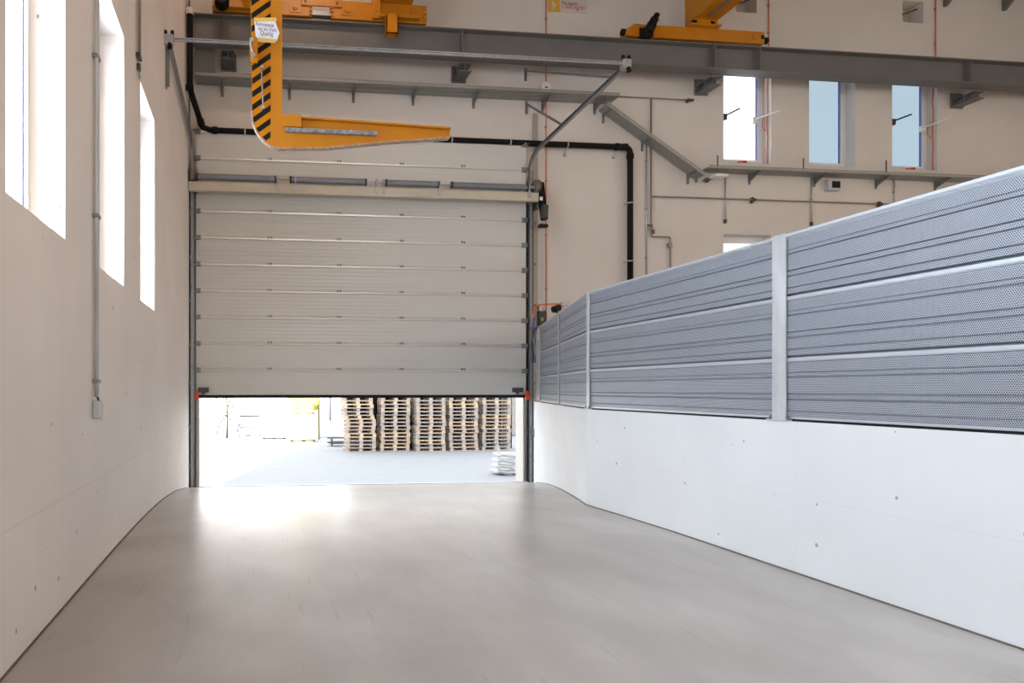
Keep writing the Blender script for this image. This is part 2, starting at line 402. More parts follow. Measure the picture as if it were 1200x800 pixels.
def wall_grid(name, m, axis, face, out, u0, u1, z0, z1, holes, th=TH):
    """wall with rectangular holes. axis 'x': wall runs along X at Y=face; 'y': runs along Y at X=face. out: direction (+1/-1) of thickness"""
    us = sorted({u0, u1, *[h[0] for h in holes], *[h[1] for h in holes]}); zs = sorted({z0, z1, *[h[2] for h in holes], *[h[3] for h in holes]})
    bm = bmesh.new(); cache = {}
    def V(u, z, d):
        k = (round(u, 4), round(z, 4), d)
        if k not in cache:
            f = face+out*th*d; cache[k] = bm.verts.new((u, f, z) if axis == 'x' else (f, u, z))
        return cache[k]
    solid = lambda i, j: 0 <= i < len(us)-1 and 0 <= j < len(zs)-1 and not any(h[0] <= (us[i]+us[i+1])/2 <= h[1] and h[2] <= (zs[j]+zs[j+1])/2 <= h[3] for h in holes)
    for i in range(len(us)-1):
        for j in range(len(zs)-1):
            if not solid(i, j): continue
            a, b, c, d = us[i], us[i+1], zs[j], zs[j+1]
            for k in (0, 1): bm.faces.new((V(a, c, k), V(b, c, k), V(b, d, k), V(a, d, k)))
            if not solid(i-1, j): bm.faces.new((V(a, c, 0), V(a, d, 0), V(a, d, 1), V(a, c, 1)))
            if not solid(i+1, j): bm.faces.new((V(b, c, 0), V(b, d, 0), V(b, d, 1), V(b, c, 1)))
            if not solid(i, j-1): bm.faces.new((V(a, c, 0), V(b, c, 0), V(b, c, 1), V(a, c, 1)))
            if not solid(i, j+1): bm.faces.new((V(a, d, 0), V(b, d, 0), V(b, d, 1), V(a, d, 1)))
    bmesh.ops.recalc_face_normals(bm, faces=bm.faces)
    me = bpy.data.meshes.new(name); bm.to_mesh(me); bm.free(); me.materials.append(m)
    o = bpy.data.objects.new(name, me); COL.objects.link(o); return struct(o)

BWX = [(10.75, 11.93), (12.89, 14.07), (15.03, 16.22)]
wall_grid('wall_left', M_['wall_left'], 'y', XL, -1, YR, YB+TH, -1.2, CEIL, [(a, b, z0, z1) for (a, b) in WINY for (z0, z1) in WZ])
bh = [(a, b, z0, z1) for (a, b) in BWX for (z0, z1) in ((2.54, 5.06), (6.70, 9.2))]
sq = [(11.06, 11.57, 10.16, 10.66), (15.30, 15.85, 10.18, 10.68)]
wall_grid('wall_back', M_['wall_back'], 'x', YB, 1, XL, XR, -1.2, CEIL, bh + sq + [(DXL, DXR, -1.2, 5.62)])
wall_grid('wall_right', M_['plain_wall'], 'y', XR, 1, YR, YB+TH, -1.2, CEIL, [])
wall_grid('wall_rear', M_['plain_wall'], 'x', YR, -1, XL, XR, -1.2, CEIL, [])
b = MB(); b.box((XL-.4, YR-.4, CEIL), (XR+.4, YB+.4, CEIL+.25)); struct(b.build('ceiling', M_['ceil']))
# back boards of the two square wall recesses
for k, (a, bb, z0, z1) in enumerate(sq):
    m = MB(); m.box((a-.02, YB+.36, z0-.02), (bb+.02, YB+.42, z1+.02)); struct(m.build('trim_%d' % (k+1), M_['plain_wall']))

KY = 8.07; SL = 0.318
def segB(y, off=0.0): return XW+SL*(y-KY)+off
# floor with the ramp falling towards the door
bm = bmesh.new()
ys = [YR, -6, 0, 4, 6.4]+[6.4+.2*i for i in range(1, 38)]; ys = [y for y in ys if y < 13.92]+[13.92]
xs = [XL-.05, 1.5, 4.5, 6.6]
zf = {}
def SX(y): return 1.0
rows = []
sm = lambda y: (ramp_z(y-.45)+2*ramp_z(y)+ramp_z(y+.45))/4
for y in ys: rows.append([bm.verts.new((x, y, sm(y))) for x in xs])
for A, B in zip(rows, rows[1:]):
    for i in range(len(xs)-1):
        f = bm.faces.new((A[i], A[i+1], B[i+1], B[i])); f.smooth = True
me = bpy.data.meshes.new('floor'); bm.to_mesh(me); bm.free(); me.materials.append(M_['floor'])
fl = bpy.data.objects.new('floor', me); COL.objects.link(fl); struct(fl)
m = MB(); m.prism([(4.66, YR), (XR, YR), (XR, YB), (segB(YB)+.24, YB), (4.66, KY-.03)], 'z', .85, 1.02); struct(m.build('floor_hall', M_['plain_wall']))

# dark sealing joints where the floor meets the walls
def base_joint(name, pts):
    m = MB()
    for a, b in zip(pts, pts[1:]): m.bar(a, b, .010, .012)
    struct(m.build(name, M_['joint']))
yy = [-6+.5*i for i in range(39)]; yy = [y for y in yy if y < 13.4]
base_joint('baseboard_left', [Vector((XL+.006, y, sm(y)+.004)) for y in yy])
base_joint('baseboard_right', [Vector(((XW if y <= KY else segB(y))-.006, y, sm(y)+.004)) for y in sorted(yy+[KY])])
# yard outside
bm = bmesh.new(); rows = []
for y in [13.92, 14.4, 15, 15.7, 16.4, 17, 17.6, 22, 40, 90]:
    rows.append([bm.verts.new((x, y, sm(y) if y < 17.6 else -1.0)) for x in (-40, XL, 7, 60)])
for A, B in zip(rows, rows[1:]):
    for i in range(3): bm.faces.new((A[i], A[i+1], B[i+1], B[i])).smooth = True
me = bpy.data.meshes.new('ground'); bm.to_mesh(me); bm.free(); me.materials.append(M_['asphalt'])
o = bpy.data.objects.new('ground', me); COL.objects.link(o); struct(o)

# low wall (two straight runs with a kink)
KY = 8.07; SL = 0.318
def segB(y, off=0.0): return XW+SL*(y-KY)+off
m = MB(); m.prism([(XW, YR), (XW+.25, YR), (XW+.25, KY-.03), (segB(YB)+.25, YB), (segB(YB), YB), (XW, KY)], 'z', -1.2, 1.235)
struct(m.build('wall_ramp_side', M_['wall_low']))
# white door jamb outside reveal + threshold
m = MB(); m.box((DXL, 13.42, -.62), (DXR+.02, 13.5, -.515), .006); struct(m.build('trim_3', M_['galv_flat']))

# windows: frame > sash seal, pane ; reveals come with the walls
def window(n, axis, u0, u1, z0, z1, glass, mull=None, seal=True):
    """frame set 0.28 m deep in the reveal"""
    def mk(a, b, d0, d1):   # a,b: (u,z)
        if axis == 'x': return (a[0], YB+d0, a[1]), (b[0], YB+d1, b[1])
        return (XL-d0, a[0], a[1]), (XL-d1, b[0], b[1])
    w = .11; fr = MB()
    for a, b in (((u0, z0), (u1, z0+w)), ((u0, z1-w), (u1, z1)), ((u0, z0+w), (u0+w, z1-w)), ((u1-w, z0+w), (u1, z1-w))):
        p, q = mk(a, b, .24, .31); fr.box(p, q, .008)
    F = struct(fr.build('window_%d' % n, M_['white_pvc']))
    s = MB(); t = .05
    for a, b in (((u0+w, z0+w), (u1-w, z0+w+t)), ((u0+w, z1-w-t), (u1-w, z1-w)), ((u0+w, z0+w+t), (u0+w+t, z1-w-t)), ((u1-w-t, z0+w+t), (u1-w, z1-w-t))):
        p, q = mk(a, b, .215, .27); s.box(p, q, .006)
    s.build('sash', M_['white_pvc'], F)
    if seal:
        s = MB(); w2 = w+t
        for a, b in (((u0+w2, z0+w2), (u0+w2+.012, z1-w2)), ((u1-w2-.022, z0+w2), (u1-w2, z1-w2))):
            p, q = mk(a, b, .225, .262); s.box(p, q)
        s.build('seal', M_['frame_blue'], F)
    g = MB(); w2 = w+t-.01; p, q = mk((u0+w2, z0+w2), (u1-w2, z1-w2), .245, .255); g.box(p, q); g.build('pane', glass, F)
    return F
n = 1
for (a, b) in WINY:
    for (z0, z1) in WZ: window(n, 'y', a, b, z0, z1, M_['glass']); n += 1
WB = []
for k, (a, b) in enumerate(BWX):
    for (z0, z1) in ((2.54, 5.06), (6.70, 9.2)):
        WB.append(window(n, 'x', a, b, z0, z1, M_['glass'] if k == 0 or z0 < 5 else M_['glass_blue'])); n += 1

# ------------------------------------------------------------------ SECTIONAL DOOR
YD = 13.50
D = thing('sectional_door', 'half-raised grey sectional overhead door closing the gateway in the back wall', 'door', ((DXL+DXR)/2, YD, -0.5))
x0, x1 = XY(229.5, YD), XY(616.5, YD)
zb = PY(232, 463, YD).z; pitch = .5505
for k in range(10):
    z0 = zb+k*pitch; z1 = z0+pitch-.006
    p = MB(); N_ = 14; prof = []
    prof.append((YD+.045, z0)); prof.append((YD+.004, z0))
    prof += [(YD+.0, z0+.012)]
    # shallow pressed lines along the panel
    for i in range(1, N_):
        zz = z0+pitch*i/N_; dpt = .0022 if i % 2 else 0
        prof.append((YD+dpt, zz))
    prof += [(YD+.0, z1-.012), (YD+.004, z1), (YD+.045, z1)]
    p.prism(prof, 'x', x0, x1); pn = p.build('door_panel', M_['leaf'], D)
    # rib along the top joint
    r = MB(); r.prism([(YD-.002, z1-.045), (YD-.028, z1-.035), (YD-.034, z1-.004), (YD-.022, z1+.008), (YD-.002, z1+.010)], 'x', x0+.08, x1-.08)
    r.build('hinge_rail', M_['hinge'], D)
    for (hx, big) in ((x0+.04, 1), (x1-.05, 1)):
        h = MB(); h.box((hx-.06, YD-.05, z1-.07), (hx+.06, YD+.0, z1+.03), .008); h.box((hx-.02, YD-.075, z1-.03), (hx+.03, YD-.05, z1+.012), .004)
        h.cyl((hx+(-.07 if hx < 2 else .07), YD-.04, z1), (1, 0, 0), .026, .06, 12)
        h.build('roller_bracket', M_['galv_dark'], D)
    for fx in (0.215, .42, .61, .80):
        hx = x0+(x1-x0)*fx
        h = MB(); h.box((hx-.045, YD-.04, z1-.01), (hx-.01, YD-.0, z1+.035), .004); h.box((hx+.01, YD-.04, z1-.01), (hx+.045, YD-.0, z1+.035), .004)
        h.build_each('hinge', M_['galv_dark'], D)
m = MB(); m.box((x0-.02, YD-.012, zb-.06), (x1+.02, YD+.05, zb+.004), .01); m.build('bottom_seal', M_['black'], D)
# cable-break boxes at the two lower corners
for hx in (x0+.17, x1-.2):
    m = MB(); m.box((hx-.12, YD-.10, zb+.06), (hx+.10, YD-.001, zb+.16), .01); m.box((hx-.03, YD-.05, zb+.02), (hx+.02, YD-.001, zb+.06)); m.build('safety_box', M_['dark'], D)
for hx, s in ((x0+.02, -1), (x1-.02, 1)):
    m = MB(); m.box((hx-.035, YD-.13, zb-.10), (hx+.045, YD-.08, zb+.04), .008); m.box((hx-.03, YD-.14, zb+.045), (hx+.02, YD-.08, zb+.09), .008)
    m.box((hx-.03, YD-.081, zb-.02), (hx+.03, YD-.001, zb+.03)); m.build('slack_cable_latch', M_['red'], D)

# tracks, vertical + bent + run towards the hall; each side one thing
zt = 6.28
def track(side):
    X = (x0-.07) if side < 0 else (x1+.075)
    if side < 0: end = PX(198, 49, X); lab = 'left door track running up beside the grey door and bending towards the hall'
    else: end = PX(733, 77, X); lab = 'right door track rising beside the grey door then slanting out to the crossbar'
    T = thing('door_track', lab, 'track', (X, YD-.04, -.55))
    a = Vector((X, YD-.05, -.55)); 
    zend = 6.62
    pts = [a]+[Vector((X, YD-.05-.38*(1-math.cos(t)), zt+.38*math.sin(t)*(zend-zt)/.38)) for t in [i*math.pi/2/8 for i in range(9)]]+[Vector((X, end.y, end.z))]
    # C profile: web + two lips as bars
    m = MB(); m.tube(pts[:1]+pts[1:], .001, 4, cap=False); m.bm.clear(); m.uv = m.bm.loops.layers.uv.verify()
    def sweep(mb, prof):
        rings = []
        for i, p in enumerate(pts):
            t = (pts[min(i+1, len(pts)-1)]-pts[max(i-1, 0)]).normalized()
            nrm = Vector((1, 0, 0)).cross(t).normalized()   # in the YZ plane
            rings.append([mb.bm.verts.new(p+Vector((q[0]*(1 if side > 0 else -1), 0, 0))+nrm*q[1]) for q in prof])
        for A, B in zip(rings, rings[1:]):
            for k in range(len(prof)):
                mb.bm.faces.new((A[k], A[(k+1) % len(prof)], B[(k+1) % len(prof)], B[k]))
        mb.bm.faces.new(rings[0][::-1]); mb.bm.faces.new(rings[-1])
    sweep(m, [(-.03, -.035), (.03, -.035), (.03, .035), (-.03, .035), (-.03, .027), (.022, .027), (.022, -.027), (-.03, -.027)])
    m.build('rail', M_['galv_mid'], T)
    # angle frame against the wall, black seal strip
    m = MB(); sx = side
    m.box((X+sx*.026, YD-.02, -.55), (X+sx*.035, YB, zt-.1)); m.box((X+sx*.035, YB-.008, -.55), (X+sx*.10, YB-.001, zt-.1)); m.build('angle_frame', M_['galv'], T)
    m = MB(); m.box((X-sx*.052, YD+.03, -.56), (X+sx*.034, YD+.045, 5.9)); m.build('frame_plate', M_['galv'], T)
    m = MB(); m.box((X-sx*.070, YD-.02, -.56), (X-sx*.052, YD+.075, 5.9)); m.box((X+sx*.036, YD-.06, -.56), (X+sx*.056, YD+.05, zt-.3)); m.build('seal_strip', M_['black'], T)
    for z in (-.1, .7, 1.6, 2.4, 3.3, 4.2, 5.1):
        h = MB(); h.box((X+sx*.02, YD-.09, z), (X+sx*.12, YD-.075, z+.06)); h.cyl((X+sx*.06, YD-.095, z+.03), (0, 1, 0), .012, .02, 8); h.build('bracket', M_['galv_dark'], T)
    return T, Vector((X, end.y, end.z))
TL, eL = track(-1); TR, eR = track(1)
# struts of the tracks
def wall_strut(parent, p, q):
    m = MB(); m.bar(p, q, .045, .035); m.bar(Vector(q)-Vector((0, 0, .22)), Vector(q)+Vector((0, 0, .06)), .05, .02, up=(0, 1, 0)); m.build('strut', M_['galv_dark'], parent)
pe = PY(616, 83, YB-.02); wall_strut(TR, eR+Vector((.03, .35, -.02)), pe)
pe = PY(617, 122, YB-.02); q = eR.lerp(Vector((eR.x, YD-.4, 6.64)), .66); wall_strut(TR, q, pe)
m = MB(); m.bar(eL+Vector((-.02, .1, .03)), eL+Vector((-.02, .1, -.62)), .035, .04); m.build('strut', M_['galv_dark'], TL)
m = MB(); m.bar(Vector((XL+.012, eL.y+.1, eL.z-.65)), Vector((XL+.012, eL.y+.1, eL.z+.2)), .06, .02, up=(1, 0, 0)); m.build('wall_plate', M_['galv_dark'], TL)
# crossbar
CB = thing('crossbar', 'long galvanised crossbar joining the front ends of the two door tracks', 'bar', (eL+eR)/2)
m = MB()
for dz in (-.02, .02): m.bar(eL+Vector((-.02, -.02, dz*.8+.03)), eR+Vector((.05, -.02, dz*.8+.03)), .04, .012)
m.bar(eL+Vector((-.02, -.005, .03)), eR+Vector((.05, -.005, .03)), .010, .036); m.build('profile', M_['galv'], CB)
for e in (eL, eR):
    m = MB(); m.box(e+Vector((-.07, -.06, -.06)), e+Vector((.07, .06, .09)), .01); m.build('clamp', M_['galv'], CB)
    m = MB(); m.cyl(e+Vector((-.05, -.02, .12)), (0, .3, 1), .028, .07, 10); m.cyl(e+Vector((.05, -.02, .12)), (0, .3, 1), .028, .07, 10); m.cyl(e+Vector((.02, -.06, -.09)), (0, .3, 1), .035, .07, 10); m.build_each('rubber_buffer', M_['black'], CB)

# torsion springs: carrier beam, shaft, four springs, drums, end plates
YS = YD-.23
S = thing('torsion_spring_shaft', 'torsion spring shaft on a beige carrier beam across the raised door', 'spring shaft', (2.5, YS, 5.7))
zbm = (PY(230, 218, YS).z, PY(230, 227, YS).z)
z1_, z0_ = PY(300, 214, YS).z-.03, PY(300, 226, YS).z
m = MB(); m.prism([(YS-.05, z0_), (YS+.06, z0_-.0), (YS+.06, z0_+.012), (YS-.038, z0_+.012), (YS-.038, z1_-.012), (YS+.06, z1_-.012), (YS+.06, z1_), (YS-.05, z1_)], 'x', x0-.12, x1+.16); m.build('carrier_beam', M_['beige'], S)
zs_ = (PY(450, 214, YS).z)
zs_ = PY(240, 207, YS).z
m = MB(); m.cyl(((x0+x1)/2, YS, zs_), (1, 0, 0), .014, x1-x0+.2, 12); m.build('shaft', M_['galv'], S)
for (pa, pb) in ((232, 322), (341, 428), (453, 513), (530, 617)):
    a, b = XY(pa, YS), XY(pb, YS); m = MB(); nt_ = int((b-a)/.028); pts = []; R = .068
    core = MB()
    rs = []; ps = []
    for i in range(nt_*2+1):
        ps.append((a+(b-a)*i/(nt_*2), YS, zs_)); rs.append(R if i % 2 else R-.007)
    m.tube(ps, R, 18, rs=rs); sp_ = m.build('spring', M_['spring'], S)
    for xx in (a-.01, b+.01):
        c = MB(); c.cyl((xx, YS, zs_), (1, 0, 0), .074, .035, 16); c.cyl((xx, YS-.05, zs_+.03), (0, 1, 0), .012, .08, 8); c.build('spring_plug', M_['dark'], S)
for px in (326, 346, 441, 449.5, 514.5, 619):
    xx = XY(px, YS); m = MB(); m.box((xx-.012, YS-.07, z1_-.12), (xx+.012, YS+.06, zs_+.06)); m.box((xx-.04, YS-.078, z1_-.12), (xx+.03, YS-.066, z1_+.01)); m.cyl((xx, YS, zs_), (1, 0, 0), .045, .05, 14); m.build('bearing_plate', M_['galv'], S)
m = MB(); m.box((XY(326, YS), YS+.01, z1_), (XY(340, YS), YS+.03, zs_+.085)); m.build('cream_plate', M_['beige'], S)
for xx in (x0-.045, x1+.13):
    m = MB(); m.cyl((xx, YS, zs_+.03), (1, 0, 0), .125, .07, 24); m.cyl((xx+.045, YS, zs_+.03), (1, 0, 0), .14, .012, 24); m.cyl((xx-.045, YS, zs_+.03), (1, 0, 0), .14, .012, 24)
    m.build('cable_drum', M_['brown_pipe'], S)
    e = MB(); e.box((xx-.10, YS+.05, zs_-.3), (xx-.085, YB-.003, zs_+.2)); e.box((xx+.07, YS+.05, zs_-.3), (xx+.085, YB-.003, zs_+.2)); e.build_each('end_plate', M_['galv_dark'], S)

# door operator hanging beside the right drum
O = thing('door_operator', 'black door drive unit hanging at the right end of the spring shaft', 'motor', (x1+.33, YS, 5.2))
a = PY(633, 214, YS); b_ = PY(637, 262, YS)
m = MB(); m.bar(PY(633, 214, YS), PY(638, 258, YS), .13, .14, up=(0, 1, 0), bev=.02); m.build('housing', M_['black'], O)
m = MB(); m.bar(PY(638.5, 240, YS-.09), PY(637.5, 256, YS-.09), .13, .12, up=(0, 1, 0), bev=.015); m.build('control_cover', M_['dark'], O)
m = MB(); m.cyl(PY(636, 263, YS), (0, 0, 1), .06, .08, 16); m.cyl(PY(633, 217, YS)+Vector((-.14, 0, -.05)), (1, 0, 0), .03, .28, 12); m.build_each('drive_shaft', M_['galv'], O)
m = MB(); m.box(PY(634, 264.5, YS)+Vector((-.05, -.06, -.04)), PY(634, 264.5, YS)+Vector((.14, .06, .03)), .01); m.build('chain_wheel_guard', M_['black'], O)
m = MB(); w = PY(634.5, 232, YS-.11); m.box(w+Vector((-.035, 0, -.05)), w+Vector((.03, .006, .03)), .003); m.build('white_sticker', M_['white'], O)
m = MB(); a = PY(632, 225, YS+.07); m.box((a.x-.05, a.y, a.z-.35), (a.x+.02, YB-.002, a.z+.1)); m.build('mounting_arm', M_['galv_dark'], O)
# release chain loop
for dx in (0, 2.5):
    ch = MB()
    p0 = PY(634.5+dx, 266, YS); p1 = PY(634.5+dx, 365, YS); n_ = 60
    for i in range(n_):
        p = p0.lerp(p1, (i+.5)/n_); ch.cyl(p, (0, 0, 1), .007 if i % 2 else .004, (p0-p1).length/n_, 6)
    ch.build('pull_chain', M_['galv'], O)

# perforated mounting columns beside the door
for side, px in ((1, 625.0),):
    X = XY(px, YB); T = tag(MB().prism([(X-.02, YB-.005), (X+.085, YB-.005), (X+.085, YB-.045), (X-.02, YB-.045)], 'z', 1.3, 7.6).build('cable_riser', M_['tray_light']), 'perforated vertical cable riser on the wall right of the door', 'cable tray')
    # UV on this strip: x,z
    me = T.data; uvl = me.uv_layers['UVMap']
    for l in me.loops: c = me.vertices[l.vertex_index].co; uvl.data[l.index].uv = (c.x, c.z)
X = XY(625, YB)

# ------------------------------------------------------------------ FENCE: perforated noise barrier on the low wall
def fence_bay(pA, pB, label, group='perforated noise barrier bays on the low wall'):
    """three stacked cassettes between two posts. pA, pB: (x,y)"""
    A = Vector((*pA, 0)); B = Vector((*pB, 0)); L_ = (B-A).length; d = (B-A).normalized()
    F = thing('noise_barrier_bay', label, 'barrier', (A.x, A.y, 1.25), group)
    nrm = Vector((-d.y, d.x, 0))
    if nrm.x > 0: nrm = -nrm      # faces the drive lane
    Hc = .512; z00 = 1.262
    for k in range(3):
        z0 = z00+k*Hc
        # profile (offset towards lane, z)
        prof = [(0, .004), (.014, .007), (.014, .05), (.006, .056), (.006, .058), (.014, .064), (.014, .145), (.004, .150), (.004, .157), (.014, .162),
                (.014, .19), (.004, .195), (.004, .201), (.014, .206), (.014, .33), (.004, .335), (.004, .341), (.014, .346), (.014, .37), (.008, .374), (.014, .38), (.014, .462)]
        bm = bmesh.new(); uv = bm.loops.layers.uv.new('UVMap'); r = [[], []]
        for j, P0 in enumerate((A, B)):
            for (o_, z) in prof: r[j].append(bm.verts.new(P0+nrm*o_+Vector((0, 0, z0+z))))
        for i in range(len(prof)-1):
            f = bm.faces.new((r[0][i], r[1][i], r[1][i+1], r[0][i+1]))
            zz = (prof[i][1]+prof[i+1][1])/2
            f.material_index = 1 if prof[i][0] == prof[i+1][0] and prof[i][0] < .01 else 0
            for l in f.loops:
                l[uv].uv = ((l.vert.co-A).dot(d), l.vert.co.z)
        for (za, zb_) in ((-.004, .014), (.460, .510)):
            g = [bm.verts.new(P0-nrm*.012+Vector((0, 0, z0+z))) for P0 in (A, B) for z in (za, zb_)]
            bm.faces.new((g[0], g[2], g[3], g[1])).material_index = 1  # dark strips stand in for the shade in the cassette gaps
        # closed back (sheet 8 cm deep)
        bk = [bm.verts.new(P0-nrm*.07+Vector((0, 0, z0+z))) for P0 in (A, B) for z in (.012, .462)]
        bm.faces.new((bk[0], bk[1], bk[3], bk[2])); bm.faces.new((r[0][-1], r[1][-1], bk[3], bk[1])); bm.faces.new((r[0][0], r[1][0], bk[2], bk[0]))
        bm.faces.new(r[0]+[bk[1], bk[0]]); bm.faces.new(r[1]+[bk[3], bk[2]])
        me = bpy.data.meshes.new('perforated_panel'); bm.to_mesh(me); bm.free(); me.materials.append(M_['perf']); me.materials.append(M_['groove'])
        o = bpy.data.objects.new('perforated_panel', me); COL.objects.link(o); o.parent = F; o.matrix_parent_inverse = Matrix.Translation(-F.location)
        # bright edge profile on top of every cassette
        e = MB(); up = .506 if k < 2 else .505
        c0 = A-nrm*.028; c1 = B-nrm*.028
        e.bar(c0+Vector((0, 0, z0+.482)), c1+Vector((0, 0, z0+.482)), .095, .034, bev=.008)
        e.build('edge_profile', M_['alu'], F)
        if k == 0:
            e = MB(); e.bar(c0+nrm*.0+Vector((0, 0, z0+.002)), c1+Vector((0, 0, z0+.002)), .09, .018); e.build('bottom_rail', M_['alu'], F)
            e = MB(); e.bar(A-nrm*.02+Vector((0, 0, 1.2435)), B-nrm*.02+Vector((0, 0, 1.2435)), .05, .02); e.build('dark_gap_strip', M_['black'], F)  # black strip put in for the dark gap under the bay
    cp = MB(); zt_ = z00+3*Hc-.018
    cp.bar(A-nrm*.03+Vector((0, 0, zt_)), B-nrm*.03+Vector((0, 0, zt_)), .13, .03, bev=.006); cp.build('coping', M_['alu'], F)
    return F
def fence_post(p, d, label, w=.14, h=1.57, plate=True):
    P0 = Vector((*p, 1.235)); d = Vector((*d, 0)).normalized(); nrm = Vector((-d.y, d.x, 0)); 
    if nrm.x > 0: nrm = -nrm
    F = thing('fence_post', label, 'post', P0, 'galvanised posts of the noise barrier')
    m = MB(); up = tuple(nrm)
    z = Vector((0, 0, 1))
    base = P0+z*.012; top = P0+z*h
    m.bar(base+nrm*.026, top+nrm*.026, w, .012, up=up); m.bar(base-nrm*.095, top-nrm*.095, w, .012, up=up); m.bar(base-nrm*.034, top-nrm*.034, .010, .115, up=up)
    m.build('i_section', M_['galv_flat'], F)
    if plate:
        m = MB(); m.bar(P0-nrm*.035-d*(w*.75)+z*.007, P0-nrm*.035+d*(w*.75)+z*.007, .19, .014, up=(0, 0, 1)); m.build('base_plate', M_['galv_flat'], F)
        m = MB()
        for s in (-1, 1): m.cyl(P0+d*s*w*.62+nrm*.035+z*.028, (0, 0, 1), .012, .03, 6)
        m.build_each('anchor_bolt', M_['galv_dark'], F)
    return F
FX = XW+.045
postY = [-1.27, 1.82, 4.98, 8.07]
post_lab = ['', 'fence post out at the near end of the barrier', 'wide galvanised fence post standing between the two large perforated bays', 'narrow galvanised corner post where the barrier bends towards the door']
bay_lab = ['perforated barrier bay beside the camera', 'nearest perforated barrier bay, running out of the right edge of the picture', 'long perforated barrier bay between the wide post and the corner post']
for i in (1, 2):
    fence_bay((FX, postY[i]+.012), (FX, postY[i+1]-.012), bay_lab[i])
fence_post((FX, postY[2]), (0, 1), post_lab[2])
fence_post((FX, postY[1]), (0, 1), post_lab[1])
dB = Vector((SL, 1)).normalized()
fence_post((FX+.005, postY[3]+.01), (SL*.5, 1), post_lab[3], w=.09)
def B_(y): return (segB(y, .045), y)
fence_bay(B_(8.14), B_(10.28), 'short perforated barrier bay just beyond the corner post')
fence_post(B_(10.33), dB, 'thin dark-edged post between the two short far barrier bays', w=.05, plate=False)
fence_bay(B_(10.38), B_(12.52), 'farthest perforated barrier bay, ending beside the door track')
fence_post(B_(12.58), dB, 'end post of the barrier next to the door', w=.07, plate=False)
m = MB(); m.bar(Vector((*B_(12.63), 1.9)), Vector((*B_(13.42), 1.9)), .01, 1.25); tag(m.build('filler_sheet', M_['galv_flat']), 'plain metal filler sheet between the barrier end post and the door wall', 'sheet')
# little black camera-like bracket & cap on the fence top
p = PX(918, 270, FX); 

# ------------------------------------------------------------------ CRANE RUNWAY BEAM
YF, YK = 12.80, 13.10; ZT, ZB = 8.93, 8.40; ymid = (YF+YK)/2
R_ = thing('crane_runway_beam', 'long dark grey steel crane runway beam crossing high in front of the back wall', 'beam', (XL+.02, ymid, 8.4))
m = MB(); t = .022
m.prism([(YF, ZB), (YK, ZB), (YK, ZB+t), (ymid+.008, ZB+t), (ymid+.008, ZT-t), (YK, ZT-t), (YK, ZT), (YF, ZT), (YF, ZT-t), (ymid-.008, ZT-t), (ymid-.008, ZB+t), (YF, ZB+t)], 'x', XL+.01, XR-.01)
m.build('i_section', M_['steel_gray'], R_)
m = MB(); m.box((XL+.01, ymid-.03, ZT), (XR-.01, ymid+.03, ZT+.06)); m.build('crane_rail', M_['galv_dark'], R_)
for px in (541, 836, 889, 1135, 262):
    xx = XY(px, YF+.07); m = MB(); m.box((xx-.01, YF+.01, ZB+t), (xx+.01, ymid-.008, ZT-t)); m.build('web_stiffener', M_['steel_gray'], R_)
def console(px, label):
    xx = XY(px, YB); K = thing('beam_console', label, 'bracket', (xx, YB, 8.1), 'steel consoles under the crane runway beam')
    w = .13; y0 = 13.13
    m = MB(); m.box((xx-w-.03, YB-.03, 8.19), (xx+w+.03, YB-.001, 8.55), .004); m.build('wall_plate', M_['steel_gray'], K)
    m = MB(); m.prism([(xx-w, 8.22), (xx+w, 8.22), (xx+w, 8.24), (xx+.008, 8.24), (xx+.008, 8.375), (xx+w, 8.375), (xx+w, 8.395), (xx-w, 8.395), (xx-w, 8.375), (xx-.008, 8.375), (xx-.008, 8.24), (xx-w, 8.24)], 'y', y0, YB-.03)
    m.build('cantilever', M_['steel_gray'], K)
    m = MB(); m.box((xx-w+.01, y0+.22, 8.24), (xx-.008, y0+.235, 8.375)); m.build('web_rib', M_['steel_gray'], K)
    m = MB()
    for dx in (-w-.02, w+.02):
        for z in (8.21, 8.34): m.cyl((xx+dx, YB-.035, z), (0, 1, 0), .018, .02, 6)
    m.build_each('bolt', M_['galv_dark'], K)
    return K
console(268, 'dark steel console under the runway beam next to the mesh box at the left wall')
console(537, 'dark steel console under the runway beam above the middle of the door')
console(821, 'dark steel console under the runway beam just left of the first window')
console(1120, 'dark steel console under the runway beam at the far right')

# ------------------------------------------------------------------ BRIDGE CRANES
def box_beam(m, a, b, bev=.01): m.box(a, b, bev)
def crane(name_label, xs_, gx, extra):
    xa, xb = xs_
    K = thing('bridge_crane', name_label, 'crane', (xa, YF, ZT+.06), 'yellow bridge cranes on the runway beam')
    return K
K1 = crane('yellow bridge crane on the left, with wheel blocks and motor behind the hook', (0, 0), 0, 0); K1.location = (XY(250, 12.9), ymid, ZT+.06)
z0 = ZT+.062
def yb(x0p, x1p, zlo, zhi, ya=12.83, ybk=13.07, name='end_carriage', mt='yellow', par=None, bev=.008):
    m = MB(); m.box((XY(x0p, ya), ya, zlo), (XY(x1p, ya), ybk, zhi), bev); return m.build(name, M_[mt], par)
zlow = ZT+.075
yb(249, 366, zlow, zlow+.38, name='end_carriage', par=K1)
yb(388, 500, zlow-.01, zlow+.36, name='end_carriage', par=K1)
yb(353, 401, zlow+.20, zlow+.36, ya=12.79, ybk=12.83, name='buffer_plate', par=K1)
yb(362, 392, zlow+.05, zlow+.16, ya=12.86, ybk=13.0, name='coupling', mt='galv_dark', par=K1)
